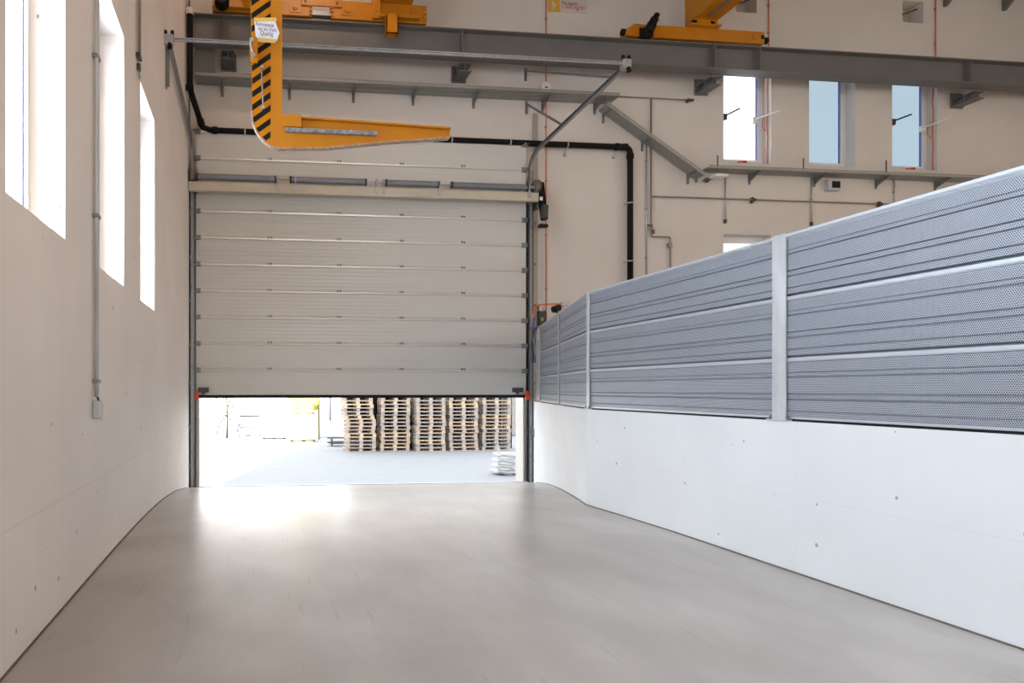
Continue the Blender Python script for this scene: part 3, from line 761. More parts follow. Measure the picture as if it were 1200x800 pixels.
for px in (346, 407, 488):
    yb(px-7, px+7, zlow+.06, zlow+.28, ya=12.815, ybk=12.83, name='bearing_cover', par=K1, bev=.004)
    m = MB(); xx = XY(px, 12.81); m.cyl((xx, 12.808, zlow+.165), (0, 1, 0), .068, .03, 20); m.cyl((xx, 12.79, zlow+.165), (0, 1, 0), .04, .02, 16); m.build('wheel_hub', M_['yellow'], K1)
for px in (358, 395):
    m = MB(); xx = XY(px, 12.78); m.cyl((xx, 12.785, zlow+.27), (0, 1, 0), .024, .02, 12); m.build('bolt', M_['dark'], K1)
for px in (364.5, 389.5, 498):
    m = MB(); xx = XY(px, 12.82)
    for i in range(4): m.box((xx-.03, 12.80, zlow+.02+i*.08), (xx+.02, 12.84, zlow+.06+i*.08), .004)
    m.build_each('rail_scraper', M_['yellow'], K1)
# girder towards the hall
xa, xb = XY(443, 12.8), XY(483, 12.8)
m = MB(); m.prism([(xa, zlow+.36), (xb, zlow+.36), (xb, zlow+1.3), (xa, zlow+1.3)], 'y', 3.0, 13.05); m.build('bridge_girder', M_['yellow'], K1)
m = MB(); m.box((xa-.12, 12.74, zlow+.0), (xa+.04, 12.83, zlow+.55), .01); m.cyl((xa-.04, 12.735, zlow+.15), (0, 1, 0), .02, .02, 8); m.cyl((xa-.04, 12.735, zlow+.27), (0, 1, 0), .02, .02, 8); m.build('end_plate', M_['yellow'], K1)
m = MB(); m.box((XY(442, 12.8)-.0, 12.70, zlow+.02), (XY(492, 12.8), 12.84, zlow+.09), .01); m.build('flange_plate', M_['yellow'], K1)
# guide box hanging in front of the beam
m = MB(); ga, gb = XY(452, 12.66), XY(466, 12.66); m.box((ga, 12.6, ZT-.30), (gb, 12.62, ZT+.09)); m.box((ga, 12.6, ZT-.30), (ga+.02, 12.76, ZT+.09)); m.box((gb-.02, 12.6, ZT-.30), (gb, 12.76, ZT+.09)); m.box((ga, 12.6, ZT-.30), (gb, 12.76, ZT-.28)); m.build('guide_box', M_['yellow'], K1)
# left girder, hung cable box and black travel motor
m = MB(); m.box((XY(249, 12.8), 12.70, zlow+.02), (XY(298, 12.8), 12.83, zlow+.3), .01); m.build('flange_plate', M_['yellow'], K1)
m = MB(); m.prism([(XY(283, 12.8), zlow+.2), (XY(320, 12.8), zlow+.2), (XY(320, 12.8), zlow+1.3), (XY(283, 12.8), zlow+1.3)], 'y', 3.0, 12.69); m.build('bridge_girder', M_['yellow'], K1)
m = MB(); mx = XY(260, 12.6); m.cyl((mx, 12.55, zlow+.05), (0, 1, 0), .13, .3, 20)
for i in range(10): m.cyl((mx, 12.43+i*.026, zlow+.05), (0, 1, 0), .145, .008, 20)
m.box((mx-.1, 12.6, zlow+.14), (mx+.1, 12.7, zlow+.28), .01); m.build('travel_motor', M_['black'], K1)

K2 = thing('bridge_crane', 'yellow bridge crane on the right, with a black motor at its left end', 'crane', (XY(736, 12.9), ymid, ZT+.06), 'yellow bridge cranes on the runway beam')
yb(748, 896, zlow, zlow+.26, name='end_carriage', par=K2)
m = MB(); xx = XY(750, 12.83); m.prism([(xx-.30, zlow), (xx+.02, zlow), (xx+.02, zlow+.27), (xx-.12, zlow+.27), (xx-.30, zlow+.14)], 'y', 12.84, 13.06); m.build('nose_block', M_['yellow'], K2)
for px, s in ((734, -1), (899, 1)):
    m = MB(); xx = XY(px, 12.85); m.cyl((xx, 12.93, zlow+.12), (1, 0, 0), .07, .12, 16); m.cyl((xx-s*.09, 12.93, zlow+.12), (1, 0, 0), .04, .12, 12); m.build('rubber_buffer', M_['black'], K2)
m = MB(); a = PY(759, 38, 12.72); b = PY(770, 17, 12.72); m.tube([a, a.lerp(b, .45)], .1, 16); m.tube([a.lerp(b, .45), a.lerp(b, .75)], .085, 16); m.tube([a.lerp(b, .75), b], .06, 12)
m.box(a+Vector((-.12, -.06, -.1)), a+Vector((.1, .11, .08)), .01); m.build('travel_motor', M_['black'], K2)
for px in (751.5, 894.5):
    m = MB(); xx = XY(px, 12.81); m.box((xx-.03, 12.815, zlow+.1), (xx+.03, 12.83, zlow+.18), .003); m.build('limit_switch', M_['black'], K2)
m = MB(); xx = XY(886, 12.82); m.cyl((xx, 12.82, zlow+.13), (0, 1, 0), .07, .03, 20); m.build('wheel_hub', M_['yellow'], K2)
xa, xb = XY(810, 12.8), XY(838, 12.8)
m = MB(); m.box((xa-.08, 12.70, zlow+.25), (xb+.08, 13.0, zlow+.29), .005); m.build('flange_plate', M_['yellow'], K2)
m = MB(); m.prism([(xa, zlow+.38), (xb, zlow+.38), (xb, zlow+1.35), (xa, zlow+1.35)], 'y', 3.0, 13.0); m.prism([(xa, zlow+.29), (xb, zlow+.29), (xb, zlow+.4), (xa, zlow+.4)], 'y', 12.72, 13.0); m.build('bridge_girder', M_['yellow'], K2)
m = MB()
for xx in (xa+.02, xb-.12): m.cyl((xx, 12.74, zlow+.31), (1, 0, 0), .05, .08, 12)
m.build_each('bolt', M_['black'], K2)
m = MB(); m.bar((xa+.25, 12.6, zlow+.37), (xa+.25, 4, zlow+.37), .05, .03); m.build('cable_rail', M_['galv_dark'], K2)
# far-side support of the bridges: second runway beam behind the camera
R2 = thing('crane_runway_beam', 'second crane runway beam overhead near the camera', 'beam', (XL, 3.0, 8.4))
m = MB(); y_ = 2.9; m.prism([(y_-.15, ZB), (y_+.15, ZB), (y_+.15, ZB+t), (y_+.008, ZB+t), (y_+.008, ZT-t), (y_+.15, ZT-t), (y_+.15, zlow+.2), (y_-.15, zlow+.2), (y_-.15, ZT-t), (y_-.008, ZT-t), (y_-.008, ZB+t), (y_-.15, ZB+t)], 'x', XL, XR); m.build('i_section', M_['steel_gray'], R2)

# ------------------------------------------------------------------ YELLOW C-HOOK
YH = 7.0; TK = .07
HK = thing('c_hook', 'yellow crane C-hook with black hazard stripes hanging above the lane', 'lifting hook', (XY(312, YH), YH, PY(330, 173, YH).z))
def hp(x, y): p = PY(x, y, YH); return (p.x, p.z)
topy = -60
outer = [hp(293, topy), hp(293.6, 0), hp(294.5, 60), hp(295, 130), hp(296.2, 142), hp(299.5, 151), hp(304.5, 159), hp(311, 166), hp(318, 170.5), hp(326, 173)]
ytop = 1.5+4.1
inner_split = 317.2
# striped front band + plain arm are one upright plate; the band is its own painted part
m = MB(); m.prism(outer+[hp(350, 173.3), hp(382, 172.5), hp(420, 169), hp(450, 166), hp(527, 160.5), hp(527, 153), hp(455, 147.2), hp(352, 140.5), hp(333, 139.5), hp(330.5, 133), hp(330.6, 60), hp(330.4, topy)], 'y', YH, YH+TK)
body = m.build('hook_body', M_['yellow_lift'], HK)
bm = bmesh.new(); uvl = bm.loops.layers.uv.new('UVMap')
poly = [hp(294, topy)]+[hp(294.6, 0), hp(295.2, 60), hp(295.8, 130), hp(297, 141.5), hp(300.2, 150), hp(305, 157.8), hp(311.5, 164.5), hp(317, 168)]+[hp(317.2, 60), hp(317.2, topy)]
vsf = [bm.verts.new((p[0], YH-.003, p[1])) for p in poly]; vsb = [bm.verts.new((p[0], YH-.0005, p[1])) for p in poly]
bm.faces.new(vsf); nn = len(poly)
for k in range(nn): bm.faces.new((vsf[k], vsb[k], vsb[(k+1) % nn], vsf[(k+1) % nn]))
for f in bm.faces:
    for l in f.loops: l[uvl].uv = (l.vert.co.x-poly[0][0], l.vert.co.z+.06)
bmesh.ops.recalc_face_normals(bm, faces=bm.faces)
me = bpy.data.meshes.new('striped_face'); bm.to_mesh(me); bm.free(); me.materials.append(M_['hazard'])
o = bpy.data.objects.new('striped_face', me); COL.objects.link(o); o.parent = HK; o.matrix_parent_inverse = Matrix.Translation(-HK.location)
# scratched rim along the outer curve and under the fork
pts = [Vector((p[0], YH+TK/2, p[1])) for p in [hp(294.6, 128)]+outer[3:]+[hp(350, 173.3), hp(382, 172.5), hp(420, 169), hp(450, 166), hp(527, 160.5)]]
m = MB()
for a, b in zip(pts, pts[1:]): m.bar(a-Vector((0, 0, .004)), b-Vector((0, 0, .004)), TK+.012, .012, up=(0, 0, 1) if abs((b-a).normalized().z) < .8 else (1, 0, 0))
m.build('worn_rim', M_['scuff'], HK)
m = MB(); a = Vector((*hp(352, 140), 0)); 
p = hp(353, 140); q = hp(527, 152.5); m.bar((p[0], YH+TK/2-.02, p[1]+.005), (q[0], YH+TK/2-.02, q[1]+.005), TK+.07, .016); m.build('top_flange', M_['yellow_lift'], HK)
p0, p1 = hp(330.8, 136), hp(353, 151); m = MB(); m.box((p0[0], YH-.06, p1[1]), (p1[0], YH+TK+.02, p0[1]), .006); m.build('stop_block', M_['yellow_lift'], HK)
m = MB(); p = hp(334, 153.5); q = hp(441, 158); m.bar((p[0], YH-.03, p[1]), (q[0], YH-.03, q[1]), .05, .045, bev=.006)
m.build('worn_wear_bar', M_['worn'], HK)
m = MB(); p, q = hp(306.5, 81), hp(308.3, 127); m.tube([(p[0], YH-.03, p[1]), (q[0], YH-.03, q[1])], .009, 8)
m.build('grab_rod', M_['worn'], HK)
m = MB()
for (px_, py_) in ((307, 80), (308.3, 127.5)):
    c = hp(px_, py_); m.cyl((c[0], YH-.022, c[1]), (0, 1, 0), .017, .045, 12)
m.build_each('rod_mount', M_['galv'], HK)
m = MB(); pl = [hp(292, 50), hp(298, 46), hp(301.5, 50), hp(302, 74.5), hp(293.5, 73)]; m.prism(pl, 'y', YH-.09, YH-.004); m.build('latch_housing', M_['yellow_lift'], HK)
m = MB(); c, d = hp(294.2, 50), hp(297, 70); m.tube([(c[0], YH-.1, c[1]), ((c[0]+d[0])/2-.02, YH-.1, (c[1]+d[1])/2+.01), (d[0], YH-.1, d[1])], .008, 8); m.cyl((c[0]+.01, YH-.098, c[1]-.02), (0, 1, 0), .022, .02, 10); m.cyl((d[0], YH-.098, d[1]), (0, 1, 0), .022, .02, 10); m.build('latch_lever', M_['galv'], HK)
# upper arm and suspension up to the bridge
zT = hp(293, topy)[1]; xa_ = hp(293, topy)[0]
m = MB(); m.box((xa_, YH, zT), (xa_+1.3, YH+TK, zT+.35), .01); m.build('top_arm', M_['yellow_lift'], HK)
m = MB(); m.tube([(xa_+1.0, YH+TK/2, zT+.3), (xa_+1.0, YH+TK/2, 9.4)], .03, 10); m.build('lifting_rope', M_['galv_dark'], HK)

# taped note on the hook
def text(body_, loc, size, m, parent=None, name='lettering', normal=(0, -1, 0), ext=.0008, xs=1.0, rot=0.0, align='LEFT'):
    cu = bpy.data.curves.new(name, 'FONT'); cu.body = body_; cu.size = size; cu.extrude = ext; cu.align_x = align; cu.align_y = 'BOTTOM'
    tmp = bpy.data.objects.new(name, cu); COL.objects.link(tmp)
    dg = bpy.context.evaluated_depsgraph_get(); me = bpy.data.meshes.new_from_object(tmp.evaluated_get(dg)); COL.objects.unlink(tmp); bpy.data.objects.remove(tmp)
    mtx = Matrix.Translation(Vector(loc)) @ Matrix.Rotation(rot, 4, 'Y') @ Matrix.Rotation(math.pi/2, 4, 'X') @ Matrix.Diagonal((xs, 1, 1, 1))
    me.transform(mtx); me.materials.clear(); me.materials.append(m)
    o = bpy.data.objects.new(name, me); COL.objects.link(o)
    if parent is not None: o.parent = parent; o.matrix_parent_inverse = Matrix.Translation(-parent.location)
    return o
NT = thing('taped_note', 'white handwritten paper note taped on the yellow crane hook', 'note', PY(312, 36, YH-.02))
def hq(x, y): p = PY(x, y, YH-.02); return (p.x, p.z)
m = MB(); m.prism([hq(298, 24), hq(322, 23.5), hq(327.6, 38.5), hq(324.5, 47.5), hq(299.8, 45)], 'y', YH-.018, YH-.014); m.build('paper', M_['paper'], NT)
m = MB(); m.prism([hq(297.6, 21), hq(324, 20.5), hq(324.5, 25), hq(298.6, 25.6)], 'y', YH-.022, YH-.0185); m.build('tape', M_['tape'], NT)
m = MB(); m.prism([hq(299.6, 44.2), hq(324, 46), hq(322.5, 50.5), hq(299, 49)], 'y', YH-.022, YH-.0185); m.build('tape', M_['tape'], NT)
for s, (x, y), z in (('Kammaterial', (299.5, 31), .062), ('ist im Feld', (302.5, 36.5), .060), ('Quellig', (304.5, 42), .062)):
    p = hq(x, y); text(s, (p[0], YH-.0195, p[1]), z, M_['ink'], NT, xs=.62 if s[0] == 'K' else .8, rot=math.radians(3))

# ------------------------------------------------------------------ WALL SERVICES
# sign on the wall
def w(x, y, d=0.0): return PY(x, y, YB-d)
SG = thing('load_sign', 'white and yellow floor load sign high on the back wall above the beam', 'sign', w(665, 8))
a, b = w(642, -3), w(688, 16); m = MB(); m.box((a.x, YB-.012, b.z), (b.x, YB-.001, a.z)); m.build('board', M_['sign'], SG)
b2 = w(656, 14.6); m = MB(); m.box((a.x, YB-.016, b2.z), (b2.x, YB-.0125, a.z)); m.build('yellow_field', M_['sign_yellow'], SG)
m = MB(); m.prism([tuple((w(646.5, 1).x, w(646.5, 1).z)), tuple((w(651.5, 7).x, w(651.5, 7).z)), (w(647, 12.5).x, w(647, 12.5).z)], 'y', YB-.02, YB-.0165); m.build('arrow', M_['sign'], SG)
p = w(657.5, 11); text("1'500 kg/m²", (p.x, YB-.0145, p.z), .155, M_['sign_red'], SG, xs=.78, rot=math.radians(3))
p = w(657.5, 5.2); text('Max. Nutzlast', (p.x, YB-.0145, p.z), .085, M_['dark'], SG, xs=.8, rot=math.radians(3))

def pipe(name, pts, r, m, label, cat, clamps=(), cr=None, rnd=None, group=None, n=12, clampm='galv'):
    P_ = rounded(pts, rnd) if rnd else pts
    c = Vector(P_[0]); T = thing(name, label, cat, c, group)
    mm = MB(); mm.tube(P_, r, n); mm.build('pipe', M_[m], T)
    for (cpt, ax) in clamps:
        k = MB(); cpt = Vector(cpt); axv = Vector(ax)
        k.cyl(cpt, axv, (cr or r+.008), .03, 16)
        k.tube([cpt+Vector((0, 0, 0)), Vector((cpt.x, YB-.001, cpt.z)) if cpt.x > XL+.2 or True else cpt], .008, 8)
        k.build('pipe_clamp', M_[clampm], T)
    return T
# black rain pipe
yp = YB-.13
bp_ = [w(222, 12, .13), w(224, 106, .13), w(237, 151, .13), w(735, 172, .13), w(738.5, 326, .13)]
bp_[1].x = bp_[0].x+.02
T = thing('drain_pipe', 'black drain pipe running down the corner, across above the door and down the wall', 'pipe', bp_[0])
z_h = w(500, 163, .13).z
pp = [bp_[0], w(224, 105, .13), w(236, 149, .13), Vector((w(245, 152, .13).x, yp, w(245, 152.5, .13).z)), Vector((w(738.5, 172, .13).x, yp, w(736, 172.5, .13).z)), Vector((w(738.5, 326, .13).x, yp, 3.0))]
a0 = PY(222.5, 14, 12.70); a1 = PY(223, 104, 12.70); a0.x = a1.x = -1.205; pp[0] = a0; pp[1] = a1; pp[2].x += .02
m = MB(); m.tube(rounded(pp, .16, 6), .062, 18); m.build('pipe', M_['black_pipe'], T)
m = MB(); m.cyl(pp[0], (0, 0, 1), .078, .12, 18); m.build('cream_cap', M_['offwhite'], T)
def sleeve(c, ax): k = MB(); k.cyl(c, ax, .078, .1, 18); k.build('socket', M_['black_pipe'], T)
sleeve(pp[1]+Vector((0, 0, .02)), (0, 0, 1)); sleeve(pp[2]+Vector((-.03, 0, .1)), pp[2]-pp[1]); sleeve(pp[3]+Vector((.12, 0, 0)), (1, 0, 0)); sleeve(pp[4]+Vector((-.3, 0, .0)), (1, 0, 0)); sleeve(pp[4]+Vector((-.13, 0, .0)), (1, 0, 0)); sleeve(pp[4]+Vector((0, 0, -.2)), (0, 0, 1))
for px in (287, 529, 597.5, 664.5, 722):
    t_ = (XY(px, yp)-pp[3].x)/(pp[4].x-pp[3].x); c = pp[3].lerp(pp[4], t_)
    k = MB(); k.cyl(c, (1, 0, 0), .074, .03, 18); k.tube([c+Vector((0, .03, -.07)), (c.x, YB-.03, c.z-.17)], .01, 8); k.box((c.x-.03, YB-.05, c.z-.22), (c.x+.03, YB-.001, c.z-.15), .005); k.build('pipe_clamp', M_['galv'], T)
for y_ in (238, 306):
    z_ = w(738, y_, .13).z; k = MB(); k.cyl((pp[4].x, yp, z_), (0, 0, 1), .074, .03, 18); k.box((pp[4].x-.09, yp-.01, z_-.012), (pp[4].x-.06, YB-.001, z_+.012)); k.build('pipe_clamp', M_['galv'], T)

# cable trays
def tray_h(xp0, xp1, zt_, width, label, arms, arm_depth=.26):
    a, b = XY(xp0, YB), XY(xp1, YB); T = thing('cable_tray', label, 'cable tray', (a, YB, zt_), 'galvanised cable trays on the back wall')
    m = MB(); ya = YB-width
    bm_ = m.bm
    def q(pts_, uvf):
        f = bm_.faces.new([bm_.verts.new(p) for p in pts_])
        for l in f.loops: l[m.uv].uv = uvf(l.vert.co)
    q([(a, ya, zt_), (b, ya, zt_), (b, YB-.03, zt_), (a, YB-.03, zt_)], lambda c: (c.x, c.y))
    q([(a, ya, zt_), (b, ya, zt_), (b, ya, zt_+.06), (a, ya, zt_+.06)], lambda c: (c.x, c.z))
    q([(a, YB-.03, zt_), (b, YB-.03, zt_), (b, YB-.03, zt_+.06), (a, YB-.03, zt_+.06)], lambda c: (c.x, c.z))
    m.build('tray', M_['tray'], T, recalc=False)
    m = MB(); m.bar((a, ya, zt_+.062), (b, ya, zt_+.062), .012, .01); m.bar((a, ya, zt_), (b, ya, zt_), .01, .012); m.build('tray_lip', M_['galv_dark'], T)
    # loose cables lying in the tray belong to it
    m = MB()
    for i in range(5):
        yy = ya+.05+i*.05*width/.4; pts_ = [(a+(b-a)*j/30, yy+.012*math.sin(j*1.3+i), zt_+.022+.006*math.sin(j+i*2)) for j in range(31)]
        m.tube(pts_, .011, 6)
    m.build('cable', M_['dark'], T)
    for px in arms:
        xx = XY(px, YB-width/2); m = MB()
        m.bar((xx, ya-.02, zt_-.02), (xx, YB-.01, zt_-.035), .04, .03); m.prism([(YB-.012, zt_-.22), (YB-.001, zt_-.22), (YB-.001, zt_+.1), (YB-.012, zt_+.1)], 'x', xx-.03, xx+.03)
        m.prism([(ya+.05, zt_-.03), (YB-.012, zt_-.03), (YB-.012, zt_-.17)], 'x', xx-.004, xx+.004)
        m.build('wall_arm', M_['galv_dark'], T)
    return T
ztr = w(480, 112).z
tray_h(231, 713, ztr, .45, 'perforated cable tray running above the door just under the crane beam', (260, 340, 416, 487, 559, 641, 703))
ztr2 = w(900, 206).z
tray_h(818, 1320, ztr2, .36, 'lower perforated cable tray running right below the high windows', (822, 885, 962, 1035, 1105, 1190), .2)
# diagonal tray flat against the wall
p, q = w(706, 126, .18), w(820, 208, .18)
T = thing('cable_tray', 'slanting perforated cable tray linking the upper tray to the lower one', 'cable tray', p, 'galvanised cable trays on the back wall')
d = (q-p); L_ = d.length; dn = d.normalized(); nn_ = Vector((0, 1, 0)).cross(dn).normalized()
m = MB(); 
def q4(m, pts_, uvs):
    f = m.bm.faces.new([m.bm.verts.new(v) for v in pts_])
    for l, u in zip(f.loops, uvs): l[m.uv].uv = u
wd = .32
a_, b_ = p+Vector((0, -wd/2, 0)), q+Vector((0, -wd/2, 0))
q4(m, [a_, b_, b_+Vector((0, wd, 0)), a_+Vector((0, wd, 0))], [(0, 0), (L_, 0), (L_, wd), (0, wd)])
up_ = Vector((0, 0, 1)); up_ = (up_-dn*up_.dot(dn)).normalized()*.06
for o_ in (0, wd): q4(m, [a_+Vector((0, o_, 0)), b_+Vector((0, o_, 0)), b_+Vector((0, o_, 0))+up_, a_+Vector((0, o_, 0))+up_], [(0, 0), (L_, 0), (L_, .06), (0, .06)])
m.build('tray', M_['tray'], T, recalc=False)
m = MB(); m.bar(a_+up_, b_+up_, .012, .012); m.bar(a_, b_, .012, .012); m.build('tray_lip', M_['galv'], T)
m = MB()
for i in range(5): m.tube([a_+Vector((0, .05+i*.05, 0))+up_*.35, b_+Vector((0, .05+i*.05, 0))+up_*.35], .012, 6)
m.build('cable', M_['dark'], T)
for tt in (.05, .45, .93):
    c = p.lerp(q, tt); m = MB(); m.bar(c+Vector((0, -wd/2, -.03)), Vector((c.x, YB-.005, c.z-.03)), .04, .03); m.bar(Vector((c.x-.0, YB-.012, c.z-.2)), Vector((c.x, YB-.012, c.z+.08)), .05, .015, up=(0, 1, 0)); m.build('wall_arm', M_['galv_dark'], T)

# mesh box under the beam at the left corner
B0 = thing('grille_box', 'perforated sheet metal box between the black pipe and the console at the left corner', 'grille box', w(243, 75, .2))
c0, c1 = w(229, 56, .35), w(253, 88, .35)
m = MB(); z0, z1 = c1.z, c0.z; xa, xb = c0.x, c1.x
for pts_ in ([(xa, YB-.35, z0), (xb, YB-.35, z0), (xb-.03, YB-.35, z1), (xa, YB-.35, z1)], [(xb, YB-.35, z0), (xb, YB-.02, z0), (xb, YB-.02, z1), (xb-.03, YB-.35, z1)], [(xa, YB-.35, z0), (xb, YB-.35, z0), (xb, YB-.02, z0), (xa, YB-.02, z0)]):
    q4(m, pts_, [(v[0], v[2]) if pts_[0][1] == pts_[2][1] else (v[1]+v[0], v[2]+v[1]) for v in pts_])
m.build('grille', M_['mesh'], B0, recalc=False)
m = MB()
for z in (z0, z1): m.bar((xa, YB-.35, z), (xb, YB-.35, z), .02, .03)
m.bar((xb, YB-.35, z0), (xb, YB-.35, z1), .02, .02, up=(0, 1, 0)); m.bar((xb, YB-.35, z0), (xb, YB, z0), .02, .02); m.build('rim', M_['galv'], B0)

# conduits and pipes on the back wall
def wire(name, xp, y0, y1, r, m, label, cat, d=.03, x1=None, clips=0, group=None):
    a, b = w(xp, y0, d), w(x1 or xp, y1, d); b.x = a.x if x1 is None else b.x
    T = thing(name, label, cat, a, group); k = MB(); k.tube([a, b], r, 8); k.build('line', M_[m], T)
    for i in range(clips):
        c = a.lerp(b, (i+.5)/clips); k = MB(); k.box((c.x-.02, YB-d-.012, c.z-.012), (c.x+.02, YB-.001, c.z+.012), .003); k.build('clip', M_['galv_dark'], T)
    return T
wire('red_cable', 640, -10, 370, .011, 'orange', 'thin red cable dropping down the wall just right of the door', 'cable', clips=6)
wire('red_cable', 901, -10, 54, .012, 'orange', 'red cable above the beam over the leftmost high window', 'cable', clips=2)
wire('red_cable', 1096.5, -10, 70, .012, 'orange', 'red cable above the beam right of the second square recess', 'cable', clips=2)
for k, (px, wx) in enumerate(((901, BWX[0][1]), (1094, BWX[2][1]))):
    m = MB(); pts_ = [(wx-.025, YB+.08+.01*math.sin(i*1.7), 6.74+2.4*i/12) for i in range(13)]; m.tube(pts_, .012, 8)
    m.tube([(wx-.05, YB+.1, 7.9), (wx-.11, YB+.12, 7.75), (wx-.12, YB+.12, 7.6), (wx-.05, YB+.1, 7.5)], .008, 6)
    tag(m.build('red_cable', M_['orange']), 'red cable fixed inside the reveal of the %s high window' % ('leftmost' if k == 0 else 'third'), 'cable')
T = wire('conduit', 757.5, 160, 330, .014, 'galv', 'thin grey conduit running straight down right of the black drain pipe', 'conduit', clips=3)
# supply pipe with valve
a = w(763, 114, .05); b = w(763, 277, .05); c = w(785.5, 278, .05); d = w(785.5, 330, .05); b.x = a.x; c.z = b.z; d.x = c.x
T = thing('supply_pipe', 'thin steel supply pipe with brass valve beside the conduit', 'pipe', a)
m = MB(); m.tube(rounded([a, b, c, d], .06), .017, 10); m.build('pipe', M_['brown_pipe'], T)
v = w(763, 267, .05); m = MB(); m.cyl((a.x, v.y, v.z), (0, 0, 1), .032, .09, 8); m.cyl((a.x, v.y-.04, v.z), (0, 1, 0), .018, .05, 8); m.build('valve', M_['brass'], T)
m = MB(); m.bar((a.x-.1, v.y-.02, v.z+.06), (a.x+.02, v.y-.02, v.z+.05), .02, .03); m.build('valve_lever', M_['dark'], T)
m = MB(); m.box((a.x+.04, v.y-.03, v.z-.13), (a.x+.08, YB-.001, v.z-.03), .005); m.box((c.x-.05, v.y-.03, w(785, 288).z-.05), (c.x+.03, YB-.001, w(785, 288).z+.05), .005); m.build('pipe_clamp', M_['galv_dark'], T)
# horizontal air pipe
zz = w(765, 230, .05).z; a = Vector((w(764.5, 230, .05).x, YB-.05, zz)); b = Vector((XY(1250, YB-.05), YB-.05, zz))
T = thing('air_pipe', 'thin brown horizontal air pipe below the lower cable tray', 'pipe', a)
m = MB(); m.tube([a, b], .017, 10); m.build('pipe', M_['brown_pipe'], T)
for px in (881, 1029):
    xx = XY(px, YB); m = MB(); m.box((xx-.05, YB-.09, zz-.08), (xx-.02, YB-.001, zz+.05), .004); m.cyl((xx+.03, YB-.05, zz), (1, 0, 0), .035, .03, 12); m.build('pipe_clamp', M_['dark'], T)
# thin rod with end fitting
zz = w(706, 112, .06).z; a = Vector((XY(703, YB-.06), YB-.06, zz)); b = Vector((XY(812, YB-.06), YB-.06, zz))
T = thing('hose_rail', 'thin horizontal steel rod with end fitting left of the beam console', 'rod', a)
m = MB(); m.tube([a, b], .013, 8); m.build('rod', M_['brown_pipe'], T)
m = MB(); m.box(b+Vector((-.14, -.04, -.05)), b+Vector((-.09, .055, .02)), .005); m.cyl(b+Vector((-.02, 0, 0)), (1, 0, 0), .03, .06, 10); m.build('end_fitting', M_['dark'], T)
# grey drop conduits below the lower tray, with wall lights
for k, (px, y0, y1, lab) in enumerate(((850, 205, 259, 'short drop conduit with black end fitting under the white lamp box'), (951, 205, 262, 'short drop conduit left of the black-fronted box'), (1048, 205, 245, 'short drop conduit near the orange-marked right window'))):
    T = wire('drop_conduit', px, y0, y1, .014, 'galv', lab, 'conduit', d=.03, clips=1)
    e = w(px, y1, .03); m = MB(); m.box((e.x-.03, YB-.06, e.z-.05), (e.x+.02, YB-.001, e.z+.04), .006); m.build('end_fitting', M_['dark'], T)
# small antennas (upright rods) above lower tray
for px, y0, y1 in ((841, 182, 199), (941.5, 185, 201), (1038.5, 188, 205)):
    T = tag(MB().bar(w(px, y0, .2), w(px, y1+2, .2), .018, .018, up=(0, 1, 0)).build('steel_stub', M_['dark']), 'dark upright steel stub standing on the lower cable tray at %s' % {841: 'its left end', 941.5: 'the second window', 1038.5: 'the third window'}[px], 'stub')
# white lamp under tray
c = w(845, 205, .42); m = MB(); m.box((c.x-.16, c.y-.05, c.z-.04), (c.x+.14, c.y+.16, c.z+.02), .01)
T = thing('emergency_lamp', 'flat white lamp box fixed under the lower cable tray', 'lamp', c); m.build('housing', M_['white'], T); m = MB(); m.box((c.x-.02, c.y+.14, c.z+.015), (c.x+.02, YB-.35, c.z+.08)); m.box((c.x-.02, YB-.37, c.z+.0), (c.x+.02, YB-.02, c.z+.03)); m.build('arm', M_['galv_dark'], T)
T = thing('round_sensor', 'small round grey sensor hanging below the lower tray at its left end', 'sensor', w(828, 210, .1))
c = w(828, 211, .1); m = MB(); m.cyl(c, (0, .3, 1), .05, .06, 16); m.tube([c, (c.x, YB-.001, c.z+.02)], .015, 8); m.build('housing', M_['galv_dark'], T); m = MB(); m.cyl(c+Vector((.0, -.02, -.035)), (0, .3, 1), .035, .02, 16); m.build('lens', M_['dark'], T)
# junction / display box
T = thing('control_box', 'small grey wall box with a black front under the lower tray', 'box', w(978, 216, .1))
a, b = w(971, 210, .12), w(985, 223, .12); m = MB(); m.box((a.x, YB-.12, b.z), (b.x, YB-.001, a.z), .008); m.build('housing', M_['galv_flat'], T)
a, b = w(975.5, 212, .13), w(984.8, 220, .13); m = MB(); m.box((a.x, YB-.135, b.z), (b.x, YB-.121, a.z), .004); m.build('display', M_['black'], T)
# white round junction on red cable
T = thing('junction_box', 'round white junction box on the red cable above the cable tray', 'junction box', w(639, 103, .05))
c = w(639, 103, .05); m = MB(); m.cyl(c, (0, 1, 0), .115, .09, 24); m.build('housing', M_['white'], T); m = MB(); m.box(c+Vector((-.03, -.055, -.02)), c+Vector((.035, -.046, .005))); m.build('label', M_['dark'], T)
# pale ladder-like column under tray at x=627
a, b = w(623.5, 118, .05), w(629, 205, .05); 

# window opener arms
def opener(px0, py0, px1, py1, depth, label, col):
    a = PY(px0, py0, YB+depth); b = PY(px1, py1, YB-.35)
    T = thing('window_opener', label, 'window opener', a)
    m = MB(); m.bar(a, b, .03, .03); m.build('arm', M_[col], T)
    m = MB(); m.box(a+Vector((-.05, -.03, -.09)), a+Vector((.05, .24-depth, .05)), .008); m.build('drive_box', M_['dark' if col != 'white' else 'white'], T)
    return T
opener(849, 136, 867, 127, .19, 'dark opener arm at the left side of the leftmost high window', 'dark')
opener(884, 140, 913, 130, .19, 'white opener arm at the right side of the leftmost high window', 'white')
opener(1046.5, 142, 1068, 134, .19, 'dark opener arm with a looped cable in the third high window', 'dark')
opener(1081, 150, 1114, 138, .19, 'white opener arm at the right side of the third high window', 'white')
